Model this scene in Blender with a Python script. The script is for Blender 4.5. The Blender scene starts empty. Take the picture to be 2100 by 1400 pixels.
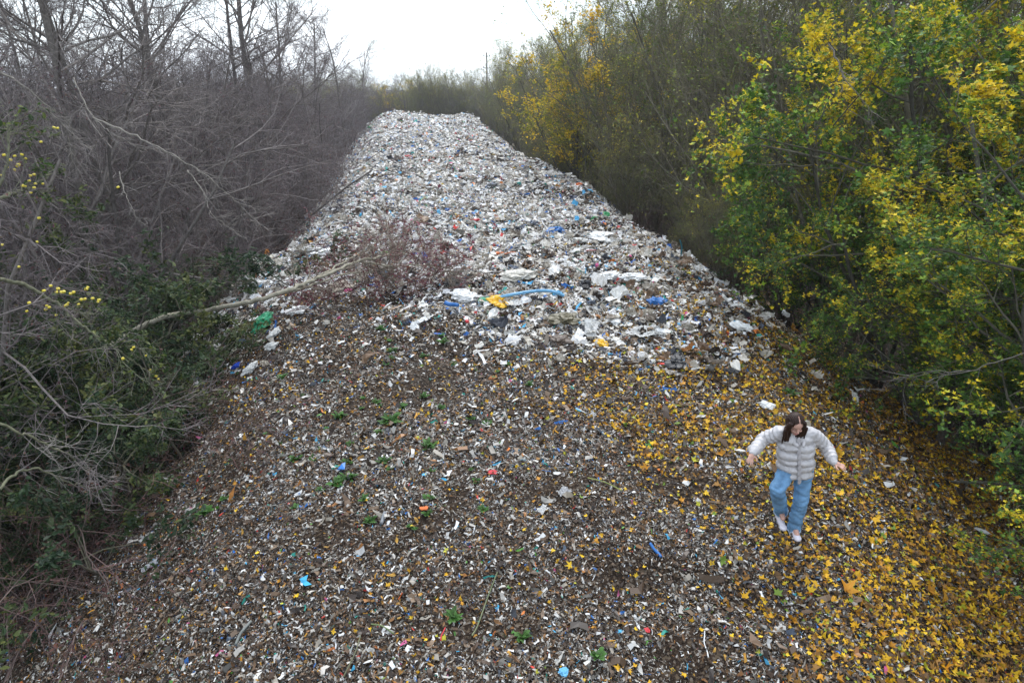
import bpy, bmesh, math, random
import numpy as np
from math import radians, sin, cos, pi
from mathutils import Vector, noise as mnoise

# ------------------------------------------------------------------ camera, light, exposure
S = bpy.context.scene
COL = S.collection
CAMZ = 10.5
PITCH = radians(20.81)
cam = bpy.data.cameras.new('camera'); cam.lens = 24; cam.sensor_width = 36
cam.clip_start = 0.1; cam.clip_end = 9000
co = bpy.data.objects.new('camera', cam); COL.objects.link(co)
co.location = (0, 0, CAMZ); co.rotation_euler = (pi/2 - PITCH, 0, 0)
S.camera = co
S.view_settings.view_transform = 'Standard'; S.view_settings.look = 'None'
S.view_settings.exposure = 0.92; S.view_settings.gamma = 1
S.cycles.max_bounces = 5; S.cycles.diffuse_bounces = 3; S.cycles.glossy_bounces = 2
S.cycles.transmission_bounces = 3; S.cycles.transparent_max_bounces = 6; S.cycles.volume_bounces = 0
S.cycles.use_denoising = True; S.cycles.denoiser = 'OPENIMAGEDENOISE'; S.cycles.denoising_input_passes = 'RGB_ALBEDO_NORMAL'

w = bpy.data.worlds.new('World'); S.world = w; w.use_nodes = True
nt = w.node_tree; nt.nodes.clear()
def N(nt, t, **k):
    n = nt.nodes.new(t)
    for a, b in k.items():
        if hasattr(n, a): setattr(n, a, b)
    return n
SUN_EL, SUN_ROT = radians(58), radians(10)
sky = N(nt, 'ShaderNodeTexSky', sky_type='NISHITA', sun_disc=False)
sky.sun_elevation = SUN_EL; sky.sun_rotation = SUN_ROT
sky.air_density = 1.6; sky.dust_density = 1.0; sky.ozone_density = 1.0
geo = N(nt, 'ShaderNodeTexCoord')
ns = N(nt, 'ShaderNodeTexNoise'); ns.inputs['Scale'].default_value = 3.2; ns.inputs['Detail'].default_value = 6
ns.inputs['Roughness'].default_value = .55
mp = N(nt, 'ShaderNodeMapping'); mp.inputs['Scale'].default_value = (1, 1, 2.6)
ramp = N(nt, 'ShaderNodeValToRGB')
ramp.color_ramp.elements[0].position = .45; ramp.color_ramp.elements[0].color = (.38, .38, .38, 1)
ramp.color_ramp.elements[1].position = .60; ramp.color_ramp.elements[1].color = (1, 1, 1, 1)
mix = N(nt, 'ShaderNodeMixRGB'); mix.inputs[2].default_value = (11.3, 12.0, 12.7, 1)
bg = N(nt, 'ShaderNodeBackground'); bg.inputs['Strength'].default_value = 0.1
out = N(nt, 'ShaderNodeOutputWorld')
L = nt.links
L.new(geo.outputs['Generated'], mp.inputs['Vector']); L.new(mp.outputs[0], ns.inputs['Vector'])
L.new(ns.outputs['Fac'], ramp.inputs[0]); L.new(ramp.outputs[0], mix.inputs[0])
tint = N(nt, 'ShaderNodeMixRGB', blend_type='MULTIPLY'); tint.inputs[0].default_value = 1; tint.inputs[2].default_value = (.62, .88, 1.25, 1)
L.new(sky.outputs[0], tint.inputs[1]); L.new(tint.outputs[0], mix.inputs[1]); L.new(mix.outputs[0], bg.inputs[0]); L.new(bg.outputs[0], out.inputs[0])

sun = bpy.data.lights.new('sun', 'SUN'); sun.energy = 1.5; sun.angle = radians(14); sun.color = (1, .97, .92)
so = bpy.data.objects.new('sun', sun); COL.objects.link(so)
so.rotation_euler = (pi/2 - SUN_EL, 0, pi - SUN_ROT)   # light travels from the far sky towards the camera

# ------------------------------------------------------------------ numeric helpers
RS = np.random.RandomState
def norm(a):
    return a / np.maximum(np.linalg.norm(a, axis=-1, keepdims=True), 1e-9)
def vnoise(x, y, s, seed=0):
    """smooth value noise, vectorised, roughly -1..1"""
    x = np.asarray(x, float) / s; y = np.asarray(y, float) / s
    xi = np.floor(x).astype(np.int64); yi = np.floor(y).astype(np.int64)
    fx = x - xi; fy = y - yi
    fx = fx*fx*(3-2*fx); fy = fy*fy*(3-2*fy)
    def h(a, b):
        n = (a*374761393 + b*668265263 + seed*974634777) & 0xffffffff
        n = ((n ^ (n >> 13)) * 1274126177) & 0xffffffff
        return ((n ^ (n >> 16)) & 0xffff) / 32767.5 - 1
    a = h(xi, yi); b = h(xi+1, yi); c = h(xi, yi+1); d = h(xi+1, yi+1)
    return (a*(1-fx)+b*fx)*(1-fy) + (c*(1-fx)+d*fx)*fy
def smooth(a, b, x):
    t = np.clip((x-a)/(b-a), 0, 1); return t*t*(3-2*t)

def yb(x):      # where the coarse rubbish begins over the finer fan in front
    return np.interp(x, [-7, -5.5, -4.2, -2.3, -.8, 1.5, 3.3, 4.6, 6], [15.0, 14.6, 14.4, 14.0, 12.5, 11.9, 11.1, 12.2, 15])
def big_mask(x, y):
    return smooth(-.9, .9, y - yb(x) - .55*vnoise(x, y, .9, 5) - .3*vnoise(x, y, .35, 6))
def soft_mask(x, y):
    return smooth(-1.7, 1.3, y - yb(x) - .8*vnoise(x, y, 1.1, 5) - .5*vnoise(x, y, .4, 6))**1.4
def shrubpatch(x, y):   # bare brown strip under the fallen twigs
    return np.exp(-(((x+3.0)/1.5)**2 + ((y-14.2)/.85)**2))
YL = [-8, 0, 4, 8, 12, 15.4, 19.8, 30, 54, 100, 112]
XL = [-1, -2.2, -2.7, -3.1, -4.4, -5.7, -5.9, -7.0, -10.9, -18.2, -21]
YR = [-8, 0, 4, 7, 10, 12, 15.3, 19.2, 23.5, 30, 38.7, 54, 100, 112]
XR = [1, 2.6, 3.4, 3.8, 4.2, 4.4, 4.35, 4.15, 3.7, 3.35, 1.6, -.75, -6.0, -7.5]
YC = [-9, -4, 0, 3, 5, 7, 9, 11.5, 13.2, 15, 20, 30, 50, 70, 94, 101, 107, 115]
ZC = [0, 1.5, 3.4, 4.5, 5.0, 5.42, 5.62, 5.72, 6.0, 6.05, 5.95, 6.0, 5.9, 5.95, 6.05, 5.95, 4.6, 0]
def hz(x, y, lumps=True):
    x = np.asarray(x, float); y = np.asarray(y, float)
    xl = np.interp(y, YL, XL); xr = np.interp(y, YR, XR); zc = np.interp(y, YC, ZC)
    for d in (.6, -.6):
        zc = zc + np.interp(y+d, YC, ZC)
    zc = zc/3
    ul = np.maximum(xl + .6 - x, 0); ur = np.maximum(x - xr + .4, 0)
    sl = np.interp(y, [0, 9, 15, 22], [.58, .62, .88, .95]); sr = np.interp(y, [0, 9, 15, 24], [.42, .5, .62, .95])
    drop = sl*(np.sqrt(ul**2 + .9) - .95) + sr*(np.sqrt(ur**2 + .9) - .95)
    drop = np.maximum(drop, 0)
    crown = .10*(1 - np.clip(((x-(xl+xr)/2)/((xr-xl)/2))**2, 0, 1))
    z = zc + crown - drop
    base = 1.35*np.exp(-((x-(xl+xr)/2)/16)**2) * smooth(-30, 0, y) * (1-smooth(100, 130, y))
    m = smooth(-.5, 2.0, z - base)
    bm = big_mask(x, y)
    z = z + bm*(.05 + .05*vnoise(x, y, 1.5, 9)) - .18*shrubpatch(x, y)
    if lumps:
        a = (.075 + .085*bm)
        z = z + smooth(14, 22, y)*(.16*vnoise(x, y, 5.5, 11) + .10*vnoise(x*1.6, y, 3.1, 12)) + .35*np.exp(-(((x+15.2)/2.2)**2 + ((y-97)/5)**2)) - .25*np.exp(-(((x+10)/2.5)**2 + ((y-97)/6)**2))
        z = z + a*(.9*vnoise(x, y, 2.6, 1) + .75*vnoise(x, y, 1.1, 2) + .5*bm*vnoise(x, y, .45, 3) + .22*vnoise(x, y, .2, 4))
    # an old footing of spill on the left side of the coarse heap, and a dip near the front
    z = z + .45*np.exp(-(((x+6.7)/.9)**2 + ((y-17.5)/1.6)**2))
    z = z - .12*np.exp(-(((x-1.6)/1.4)**2 + ((y-6.0)/.35)**2)) - .10*np.exp(-(((x-1.4)/.9)**2 + ((y-4.9)/.5)**2))
    k = .5
    zz = np.maximum(z, base) + k/6*np.maximum(k - np.abs(z-base), 0)/k
    return zz + (1-m)*.12*vnoise(x, y, 1.7, 7)
def hn(x, y):
    e = .25
    gx = (hz(x+e, y, False) - hz(x-e, y, False))/(2*e); gy = (hz(x, y+e, False) - hz(x, y-e, False))/(2*e)
    return norm(np.stack([-gx, -gy, np.ones_like(gx)], -1))

def ray(px, py):
    v = 700 - py
    return np.array([px-1050., 1400*cos(PITCH) + v*sin(PITCH), -1400*sin(PITCH) + v*cos(PITCH)])
def P(px, py, D):                 # a photo pixel at ground distance D
    r = ray(px, py); return Vector((r[0]/r[1]*D, D, CAMZ + r[2]/r[1]*D))
def hit(px, py, lift=0.):         # where that pixel's ray meets the mound
    r = ray(px, py); r = r/r[1]
    D = np.arange(2.5, 120, .02)
    z = CAMZ + r[2]*D; g = hz(r[0]*D, D) + lift
    i = np.argmax(z < g)
    return Vector((r[0]*D[i], D[i], float(hz(r[0]*D[i], D[i]))))
def pxm(px, py, n):               # metres that n photo pixels span at that spot
    h = hit(px, py); return n/1400*(h.y*cos(PITCH) + (CAMZ-h.z)*sin(PITCH))

# ------------------------------------------------------------------ materials
def mat(name, color=(.5, .5, .5), rough=.8, attr=False, spec=.3, bump=None, translucent=0, var=0.0, scale=8, metallic=0):
    m = bpy.data.materials.new(name); m.use_nodes = True
    t = m.node_tree; b = t.nodes['Principled BSDF']
    b.inputs['Roughness'].default_value = rough; b.inputs['Specular IOR Level'].default_value = spec
    b.inputs['Metallic'].default_value = metallic
    b.inputs['Base Color'].default_value = (*color, 1)
    src = None
    if attr:
        a = t.nodes.new('ShaderNodeAttribute'); a.attribute_name = 'Col'; src = a.outputs['Color']
    if var:
        n = t.nodes.new('ShaderNodeTexNoise'); n.inputs['Scale'].default_value = scale; n.inputs['Detail'].default_value = 5
        tc = t.nodes.new('ShaderNodeTexCoord'); t.links.new(tc.outputs['Object'], n.inputs['Vector'])
        r = t.nodes.new('ShaderNodeMapRange'); r.inputs[1].default_value = .3; r.inputs[2].default_value = .7
        r.inputs[3].default_value = 1-var; r.inputs[4].default_value = 1+var*.6
        t.links.new(n.outputs['Fac'], r.inputs[0])
        mu = t.nodes.new('ShaderNodeMixRGB'); mu.blend_type = 'MULTIPLY'; mu.inputs[0].default_value = 1
        if src: t.links.new(src, mu.inputs[1])
        else: mu.inputs[1].default_value = (*color, 1)
        t.links.new(r.outputs[0], mu.inputs[2]); src = mu.outputs[0]
    if src: t.links.new(src, b.inputs['Base Color'])
    if bump:
        n = t.nodes.new('ShaderNodeTexNoise'); n.inputs['Scale'].default_value = bump[0]; n.inputs['Detail'].default_value = 4
        tc = t.nodes.new('ShaderNodeTexCoord'); t.links.new(tc.outputs['Object'], n.inputs['Vector'])
        bp = t.nodes.new('ShaderNodeBump'); bp.inputs['Strength'].default_value = bump[1]; bp.inputs['Distance'].default_value = bump[2]
        t.links.new(n.outputs['Fac'], bp.inputs['Height']); t.links.new(bp.outputs[0], b.inputs['Normal'])
    if translucent:
        tr = t.nodes.new('ShaderNodeBsdfTranslucent'); mx = t.nodes.new('ShaderNodeMixShader')
        mx.inputs[0].default_value = translucent
        if src: t.links.new(src, tr.inputs[0])
        else: tr.inputs[0].default_value = (*color, 1)
        o = t.nodes['Material Output']
        t.links.new(b.outputs[0], mx.inputs[1]); t.links.new(tr.outputs[0], mx.inputs[2]); t.links.new(mx.outputs[0], o.inputs[0])
    return m
M_bark = mat('bark', attr=True, rough=.9, spec=.15, var=.35, scale=14)
M_leaf = mat('leaf', attr=True, rough=.55, spec=.3, translucent=.35)
M_chip = mat('shredded plastic', attr=True, rough=.45, spec=.45, translucent=.22)
M_litter = mat('fallen leaf', attr=True, rough=.6, spec=.3)
M_apple = mat('apple skin', (.62, .50, .05), .4, spec=.5, var=.25, scale=20)

def soil_material():
    m = bpy.data.materials.new('soil and crumbs'); m.use_nodes = True; t = m.node_tree; b = t.nodes['Principled BSDF']
    tc = t.nodes.new('ShaderNodeTexCoord')
    v = t.nodes.new('ShaderNodeTexVoronoi'); v.inputs['Scale'].default_value = 38
    n = t.nodes.new('ShaderNodeTexNoise'); n.inputs['Scale'].default_value = 1.6; n.inputs['Detail'].default_value = 8
    n2 = t.nodes.new('ShaderNodeTexNoise'); n2.inputs['Scale'].default_value = 45; n2.inputs['Detail'].default_value = 4
    for q in (v, n, n2): t.links.new(tc.outputs['Object'], q.inputs['Vector'])
    r1 = t.nodes.new('ShaderNodeValToRGB'); e = r1.color_ramp.elements
    e[0].position = .35; e[0].color = (.012, .008, .005, 1); e[1].position = .7; e[1].color = (.05, .032, .02, 1)
    t.links.new(n2.outputs['Fac'], r1.inputs[0])
    sep = t.nodes.new('ShaderNodeSeparateColor'); t.links.new(v.outputs['Color'], sep.inputs[0])
    r2 = t.nodes.new('ShaderNodeValToRGB'); e = r2.color_ramp.elements; r2.color_ramp.interpolation = 'CONSTANT'
    e[0].position = 0; e[0].color = (.018, .012, .008, 1); e[1].position = .5; e[1].color = (.045, .031, .021, 1)
    for p_, c_ in ((.72, (.10, .075, .05, 1)), (.86, (.16, .13, .10, 1)), (.96, (.3, .28, .25, 1))):
        k = r2.color_ramp.elements.new(p_); k.color = c_
    t.links.new(sep.outputs[0], r2.inputs[0])
    mx = t.nodes.new('ShaderNodeMixRGB'); mx.inputs[0].default_value = .7
    t.links.new(r1.outputs[0], mx.inputs[1]); t.links.new(r2.outputs[0], mx.inputs[2])
    r3 = t.nodes.new('ShaderNodeMapRange'); r3.inputs[1].default_value = .3; r3.inputs[2].default_value = .7; r3.inputs[3].default_value = .55; r3.inputs[4].default_value = 1.3
    t.links.new(n.outputs['Fac'], r3.inputs[0])
    mu = t.nodes.new('ShaderNodeMixRGB'); mu.blend_type = 'MULTIPLY'; mu.inputs[0].default_value = 1
    t.links.new(mx.outputs[0], mu.inputs[1]); t.links.new(r3.outputs[0], mu.inputs[2])
    t.links.new(mu.outputs[0], b.inputs['Base Color']); b.inputs['Roughness'].default_value = .95
    b.inputs['Specular IOR Level'].default_value = .15
    bp = t.nodes.new('ShaderNodeBump'); bp.inputs['Strength'].default_value = .8; bp.inputs['Distance'].default_value = .03
    t.links.new(n2.outputs['Fac'], bp.inputs['Height']); t.links.new(bp.outputs[0], b.inputs['Normal'])
    return m
M_soil = soil_material()

# ------------------------------------------------------------------ mesh helpers
def make_mesh(name, V, faces, mats, col=None, midx=None, smooth_=False):
    """faces: list of (F,k) int arrays, any k"""
    me = bpy.data.meshes.new(name)
    V = np.asarray(V, np.float32)
    loops = np.concatenate([f.ravel() for f in faces]).astype(np.int32)
    tot = np.concatenate([np.full(len(f), f.shape[1], np.int32) for f in faces])
    st = np.concatenate([[0], np.cumsum(tot)[:-1]]).astype(np.int32)
    me.vertices.add(len(V)); me.vertices.foreach_set('co', V.ravel())
    me.loops.add(len(loops)); me.loops.foreach_set('vertex_index', loops)
    me.polygons.add(len(tot)); me.polygons.foreach_set('loop_start', st); me.polygons.foreach_set('loop_total', tot)
    if midx is not None: me.polygons.foreach_set('material_index', np.asarray(midx, np.int32))
    me.polygons.foreach_set('use_smooth', np.full(len(tot), smooth_))
    for m in mats: me.materials.append(m)
    if col is not None:
        a = me.attributes.new('Col', 'FLOAT_COLOR', 'POINT')
        c = np.ones((len(V), 4), np.float32); c[:, :3] = col; a.data.foreach_set('color', c.ravel())
    me.update(calc_edges=True)
    return me
def link(name, me, parent=None, loc=(0, 0, 0)):
    o = bpy.data.objects.new(name, me); COL.objects.link(o); o.location = loc
    if parent: o.parent = parent
    return o
def tag(o, label=None, cat=None, group=None, kind=None):
    if label: o['label'] = label
    if cat: o['category'] = cat
    if group: o['group'] = group
    if kind: o['kind'] = kind
    return o
def empty(name, loc, rz=0, sc=1):
    o = bpy.data.objects.new(name, None); COL.objects.link(o); o.location = loc; o.rotation_euler = (0, 0, rz); o.scale = (sc,)*3
    o.empty_display_size = .2
    return o
def clone(o, loc, rz, sc, label, group=None, tilt=(0, 0)):
    c = o.copy(); COL.objects.link(c); c.location = loc; c.rotation_euler = (tilt[0], tilt[1], rz)
    c.scale = sc if isinstance(sc, tuple) else (sc,)*3
    if label: c['label'] = label
    if group: c['group'] = group
    for ch in list(o.children):
        k = ch.copy(); COL.objects.link(k); k.parent = c
        for g in ch.children:
            q = g.copy(); COL.objects.link(q); q.parent = k
    return c

# ------------------------------------------------------------------ the woman
def blob(name, prims, voxel, mats, parent, origin, sm=2, fold=None, pick=None):
    """union of tapered capsules and ellipsoids, grown into one continuous skin"""
    bm = bmesh.new()
    for q in prims:
        if q[0] == 'c':
            p0, r0, p1, r1 = Vector(q[1])-origin, q[2], Vector(q[3])-origin, q[4]
            d = p1-p0; R = Vector((0, 0, 1)).rotation_difference(d.normalized()).to_matrix()
            rings = [(-r0, 0.02*r0), (-r0*.7, r0*.71), (0, r0)]
            n = max(2, int(d.length/.04))
            rings += [(d.length*i/n, r0+(r1-r0)*i/n) for i in range(1, n+1)]
            rings += [(d.length+r1*.7, r1*.71), (d.length+r1, .02*r1)]
            prev = None
            for z_, r_ in rings:
                cur = [bm.verts.new(p0 + R @ Vector((r_*cos(a), r_*sin(a), z_))) for a in np.linspace(0, 2*pi, 14, endpoint=False)]
                if prev:
                    for i in range(14): bm.faces.new((prev[i], prev[(i+1) % 14], cur[(i+1) % 14], cur[i]))
                else: bm.faces.new(cur[::-1])
                prev = cur
            bm.faces.new(prev)
        else:
            _, c, rad, M3 = q
            t = bmesh.ops.create_icosphere(bm, subdivisions=3, radius=1)
            for v in t['verts']:
                k = Vector((v.co.x*rad[0], v.co.y*rad[1], v.co.z*rad[2]))
                v.co = Vector(c)-origin + (M3 @ k if M3 else k)
    me = bpy.data.meshes.new(name); bm.to_mesh(me); bm.free()
    tmp = bpy.data.objects.new('tmp', me); COL.objects.link(tmp)
    r = tmp.modifiers.new('r', 'REMESH'); r.mode = 'VOXEL'; r.voxel_size = voxel
    s = tmp.modifiers.new('s', 'SMOOTH'); s.factor = .6; s.iterations = sm
    bpy.context.view_layer.update()
    m2 = bpy.data.meshes.new_from_object(tmp.evaluated_get(bpy.context.evaluated_depsgraph_get()))
    bpy.data.objects.remove(tmp); bpy.data.meshes.remove(me)
    m2.name = name; m2.materials.clear()
    for m in mats: m2.materials.append(m)
    if fold:
        nrm_ = [v.normal.copy() for v in m2.vertices]; cos_ = [v.co.copy() for v in m2.vertices]
        m2.vertices.foreach_set('co', [q for a, b in zip(cos_, nrm_) for q in (a + b*fold(a+origin))]); m2.update()
    for p in m2.polygons:
        p.use_smooth = True
        if pick: p.material_index = pick(p.center+origin, p.normal)
    o = link(name, m2, parent); o.location = origin - parent.location
    return o
def woman():
    from mathutils import Matrix
    foot = hit(1625, 1088); Df = foot.y; d = Df - 6.97
    Q = lambda px, py, D: P(px, py, D + d)
    root = empty('person', foot)
    tag(root, 'person in pale puffer jacket and blue jeans stepping downhill with arms held out', 'person')
    skin = mat('skin', (.52, .30, .23), .5, var=.08, scale=30); lip = mat('lips', (.42, .13, .12), .45); brow = mat('brow', (.10, .05, .035), .8)
    shell = mat('jacket fabric', (.47, .45, .447), .42, spec=.45, var=.10, scale=10, bump=(26, .5, .012))
    seam = mat('placket fabric', (.38, .36, .365), .5, bump=(40, .4, .006))
    denim = mat('denim', (.15, .29, .46), .85, spec=.15, var=.45, scale=7, bump=(30, .5, .008))
    hemc = mat('turned up denim', (.36, .47, .58), .85)
    hairm = mat('hair', (.030, .014, .009), .5, spec=.22, var=.4, scale=22)
    white = mat('trainer', (.66, .62, .66), .5); solem = mat('trainer sole', (.72, .70, .68), .5)
    neck = Q(1633, 893, 6.85); hc = Q(1631, 868, 6.76)
    hu = Vector((-.04, -.42, .91)).normalized(); hf = Vector((.08, -.90, -.42)); hf = (hf - hf.dot(hu)*hu).normalized(); hr = hf.cross(hu).normalized()
    HM = Matrix((hr, hf, hu)).transposed()
    H = lambda x, y, z: hc + hr*x + hf*y + hu*z
    sR, eR, wR = Q(1601, 886, 6.86), Q(1566, 899, 6.99), Q(1545, 925, 6.78)
    sL, eL, wL = Q(1665, 889, 6.86), Q(1694, 914, 6.99), Q(1708, 944, 6.78)
    hipR, kR, aR = Q(1615, 966, 6.94), Q(1594, 1003, 6.74), Q(1601, 1044, 7.10)
    hipL, kL, aL = Q(1647, 966, 6.94), Q(1643, 1022, 6.87), Q(1629, 1078, 6.95)
    aR.z = max(aR.z, float(hz(aR.x, aR.y))+.09); aL.z = max(float(hz(aL.x, aL.y))+.09, aL.z-.02)
    pel = (hipR+hipL)/2
    chest = (sR+sL)/2 + Vector((0, .0, -.08))
    pr = [('e', hc+hu*.02, (.074, .092, .092), HM), ('e', H(0, .022, -.055), (.055, .064, .062), HM), ('e', H(0, .06, -.098), (.026, .024, .022), HM),
          ('c', H(0, .086, .0), .010, H(0, .106, -.034), .0125), ('e', H(0, .083, -.064), (.024, .014, .008), HM), ('e', H(0, .083, -.076), (.020, .013, .008), HM),
          ('e', H(.032, .078, -.028), (.021, .018, .020), HM), ('e', H(-.032, .078, -.028), (.021, .018, .020), HM),
          ('e', H(.078, 0, -.02), (.010, .018, .03), HM), ('e', H(-.078, 0, -.02), (.010, .018, .03), HM),
          ('c', H(0, -.02, -.06), .05, neck+Vector((0, .02, -.04)), .058), ('c', neck, .06, chest, .085), ('c', chest, .09, pel, .095),
          ('c', sR, .06, eR, .042), ('c', eR, .042, wR, .027), ('c', sL, .06, eL, .042), ('c', eL, .042, wL, .027), ('c', chest, .1, sR, .06), ('c', chest, .1, sL, .06),
          ('c', hipR, .085, kR, .055), ('c', kR, .055, aR, .036), ('c', hipL, .085, kL, .055), ('c', kL, .055, aL, .036),
          ('c', aR, .036, aR+Vector((-.01, -.12, -.045)), .03), ('c', aL, .036, aL+Vector((-.01, -.12, -.045)), .03)]
    def hand(w_, el, out, dn, side):
        f = out.normalized(); n = dn; s = f.cross(n).normalized()*side; n = f.cross(s).normalized()*-side
        palm = w_ + f*.055
        r = [('c', w_, .026, palm, .024), ('e', palm, (.035, .037, .016), Matrix((s, f, n)).transposed())]
        for k_, (o_, l_, cu) in enumerate([(-.027, .046, .40), (-.009, .060, .22), (.010, .056, .32), (.027, .043, .5)]):
            b0 = palm + f*.030 + s*o_; sp = (f + s*o_*9).normalized()
            m1 = b0 + sp*l_*.5; d2 = (sp*(1-cu) - Vector((0, 0, 1))*cu).normalized()
            r += [('c', b0, .0092, m1, .0085), ('c', m1, .0085, m1 + d2*l_*.55, .0070)]
        t0 = palm - f*.02 - s*.032; t1 = t0 + (f*.5 - s).normalized()*.034
        r += [('c', t0, .012, t1, .010), ('c', t1, .010, t1 + (f*.9 - s*.4).normalized()*.030, .0085)]
        return r
    pr += hand(wR+(wR-eR).normalized()*.02, eR, Vector((-.35, -.55, -.62)), Vector((.2, -.6, .7)), 1)
    pr += hand(wL+(wL-eL).normalized()*.02, eL, Vector((.72, -.42, -.25)), Vector((-.1, -.3, .9)), -1)
    def face(c, n):
        q = c - hc; x, y, z = q.dot(hr), q.dot(hf), q.dot(hu)
        if y > .055 and q.length < .13:
            if abs(x) < .021 and abs(z+.070) < .010: return 1
            if .014 < abs(x) < .046 and (abs(z-.012) < .0045 or abs(z+.012) < .0035): return 2
        return 0
    blob('body', pr, .0052, [skin, lip, brow], root, foot, 1, pick=face)
    # hair: cap and two curtains falling forward, pale parting
    hp = [('e', hc+hu*.035-hf*.016, (.088, .098, .092), HM), ('e', hc-hu*.01-hf*.045, (.090, .072, .10), HM)]
    for s in (-1, 1):
        a = H(s*.070, .035, .04); b_ = H(s*.088, .028, -.04); c_ = H(s*.085, .028, -.12) + Vector((0, 0, -.02)); e_ = H(s*.072, .012, -.16) + Vector((s*.0, -.02, -.065))
        hp += [('c', a, .030, b_, .034), ('c', b_, .034, c_, .036), ('c', c_, .036, e_, .024)]
        for k_ in range(5):
            off = hr*(s*(.012*(k_-2))) + hf*.012*sin(k_*2.)
            hp.append(('c', b_+off*1.5, .012, e_ + off*2 + Vector((0, 0, -.02*(k_ % 3))), .008))
    def part(c, n):
        q = c-hc; return 1 if abs(q.dot(hr)+.004) < .0042 and q.dot(hf) > .0 and q.dot(hu) > .06 else 0
    strand_f = lambda c: .0025*sin(((c-hc).dot(hr))*420 + 3*mnoise.noise(c*14)) 
    blob('hair', hp, .006, [hairm, skin], root, foot, 1, fold=strand_f, pick=part)
    # puffer jacket
    jp = []; top = (sR+sL)/2 + Vector((0, .0, .0)); bot = pel + Vector((.0, -.01, -.015))
    nrow = 6
    for i in range(nrow):
        t = (i+.3)/nrow; c = bot.lerp(top, t); wdt = [.196, .208, .210, .208, .205, .185][i]; dp = [.150, .160, .160, .155, .145, .12][i]
        for sx in (-1, 1):
            Rt = Matrix.Rotation(sx*[.05, -.06, .10, .02, .08, -.04][i], 3, 'Y') @ Matrix.Rotation([.05, -.04, .06, .0, -.05, .03][(i+(sx > 0)*2) % 6], 3, 'X')
            jp.append(('e', c + Vector((sx*.055, 0, [.0, .012, -.010, .015, -.006, .0][i]*sx)), (wdt-.045, dp, [.074, .082, .076, .084, .078, .08][i]), Rt))
    jp += [('c', bot+Vector((-.07, 0, .04)), .12, top+Vector((-.06, 0, -.09)), .105), ('c', bot+Vector((.07, 0, .04)), .12, top+Vector((.06, 0, -.09)), .105)]
    for a, b_, c_ in ((sR, eR, wR), (sL, eL, wL)):
        jp.append(('c', top.lerp(a, .45), .085, a, .078))
        for p0, p1, r0, r1, n in ((a, b_, .088, .078, 4), (b_, c_, .080, .066, 4)):
            dd = (p1-p0).normalized(); R = Vector((0, 0, 1)).rotation_difference(dd).to_matrix()
            jp.append(('c', p0, r0*.78, p1, r1*.80))
            for i in range(n):
                t = (i+.5)/n; rr = r0+(r1-r0)*t
                jp.append(('e', p0.lerp(p1, t), (rr, rr, (p1-p0).length/n*.60), R))
        jp.append(('c', c_, .050, c_ + (c_-b_).normalized()*.015, .048))
    jfold = lambda c: .009*mnoise.noise(c*11) + .006*mnoise.noise(c*27)
    jk = blob('jacket', jp, .0075, [shell], root, foot, 6, fold=jfold)
    col_ = []
    for s in (-1, 1):
        for a0, a1 in ((-.2, .35), (.35, .9), (.9, 1.45)):
            f_ = lambda a: neck + Vector((s*.088*cos(a), .075*sin(a)+.0, -.005+.03*sin(a)))
            col_.append(('c', f_(a0), .030, f_(a1), .034))
        col_.append(('c', neck+Vector((s*.088, -.01, -.005)), .03, neck+Vector((s*.035, -.125, -.055)), .022))
    blob('collar', col_, .008, [shell], root, foot, 2, fold=jfold)
    hd = [('e', neck+Vector((.075, .11, -.005)), (.13, .08, .06), None), ('e', neck+Vector((-.03, .115, -.01)), (.12, .07, .055), None), ('e', neck+Vector((.12, .07, .0)), (.07, .08, .045), None)]
    blob('hood', hd, .009, [shell], root, foot, 2, fold=lambda c: .008*mnoise.noise(c*18))
    f0 = bot+Vector((.0, -.152, .015)); pts = []
    for i in range(9):
        t = i/8; c = bot.lerp(top, t); pts.append(c + Vector((-.012, -(.158 - .045*t**3) + .004, -.035 + .02*(t < .05))))
    plp = [('e', p, (.023, .010, .045), None) for p in pts]
    blob('zip_placket', plp, .005, [seam], root, foot, 2)
    # jeans with turned up hems
    jn = []
    for h_, k_, a_, s in ((hipR, kR, aR, -1), (hipL, kL, aL, 1)):
        hem = a_ + (a_-k_).normalized()*.05
        jn += [('c', h_+Vector((0, 0, .04)), .108, h_.lerp(k_, .55), .094), ('c', h_.lerp(k_, .55), .094, k_, .086), ('c', k_, .086, k_.lerp(hem, .6), .082), ('c', k_.lerp(hem, .6), .082, hem, .078)]
    jn.append(('e', pel+Vector((0, 0, .03)), (.17, .125, .11), None))
    def jf(c): return .012*mnoise.noise(Vector((c.x*9, c.y*9, c.z*20))) + .0035*sin(c.z*62 + 6*mnoise.noise(c*7))
    blob('jeans', jn, .0075, [denim], root, foot, 2, fold=jf)
    for k_, a_ in ((kR, aR), (kL, aL)):
        ax = (a_-k_).normalized(); c = a_ + ax*.055; A = ax.orthogonal().normalized(); B = ax.cross(A)
        ring = [c + A*.074*cos(t) + B*.074*sin(t) for t in np.linspace(0, 2*pi, 13)]
        blob('hem', [('c', ring[i], .014, ring[i+1], .014) for i in range(12)], .006, [hemc], root, foot, 2)
        toe = c + Vector((-.012, -.15, -.045)); toe.z = float(hz(toe.x, toe.y)) + .042; heel = c + Vector((0, .02, 0)); heel.z = float(hz(heel.x, heel.y)) + .048
        blob('shoe', [('c', heel+Vector((0, .02, -.0)), .042, toe, .040), ('c', heel, .046, heel+Vector((0, -.03, .05)), .043), ('e', toe+Vector((0, -.0, -.0)), (.047, .055, .038), None)], .006, [white, solem], root, foot, 2,
             pick=lambda q, n, h=heel, t=toe: 1 if q.z < h.z + (q.y-h.y)/(t.y-h.y)*(t.z-h.z) - .018 else 0)
woman()

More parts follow.
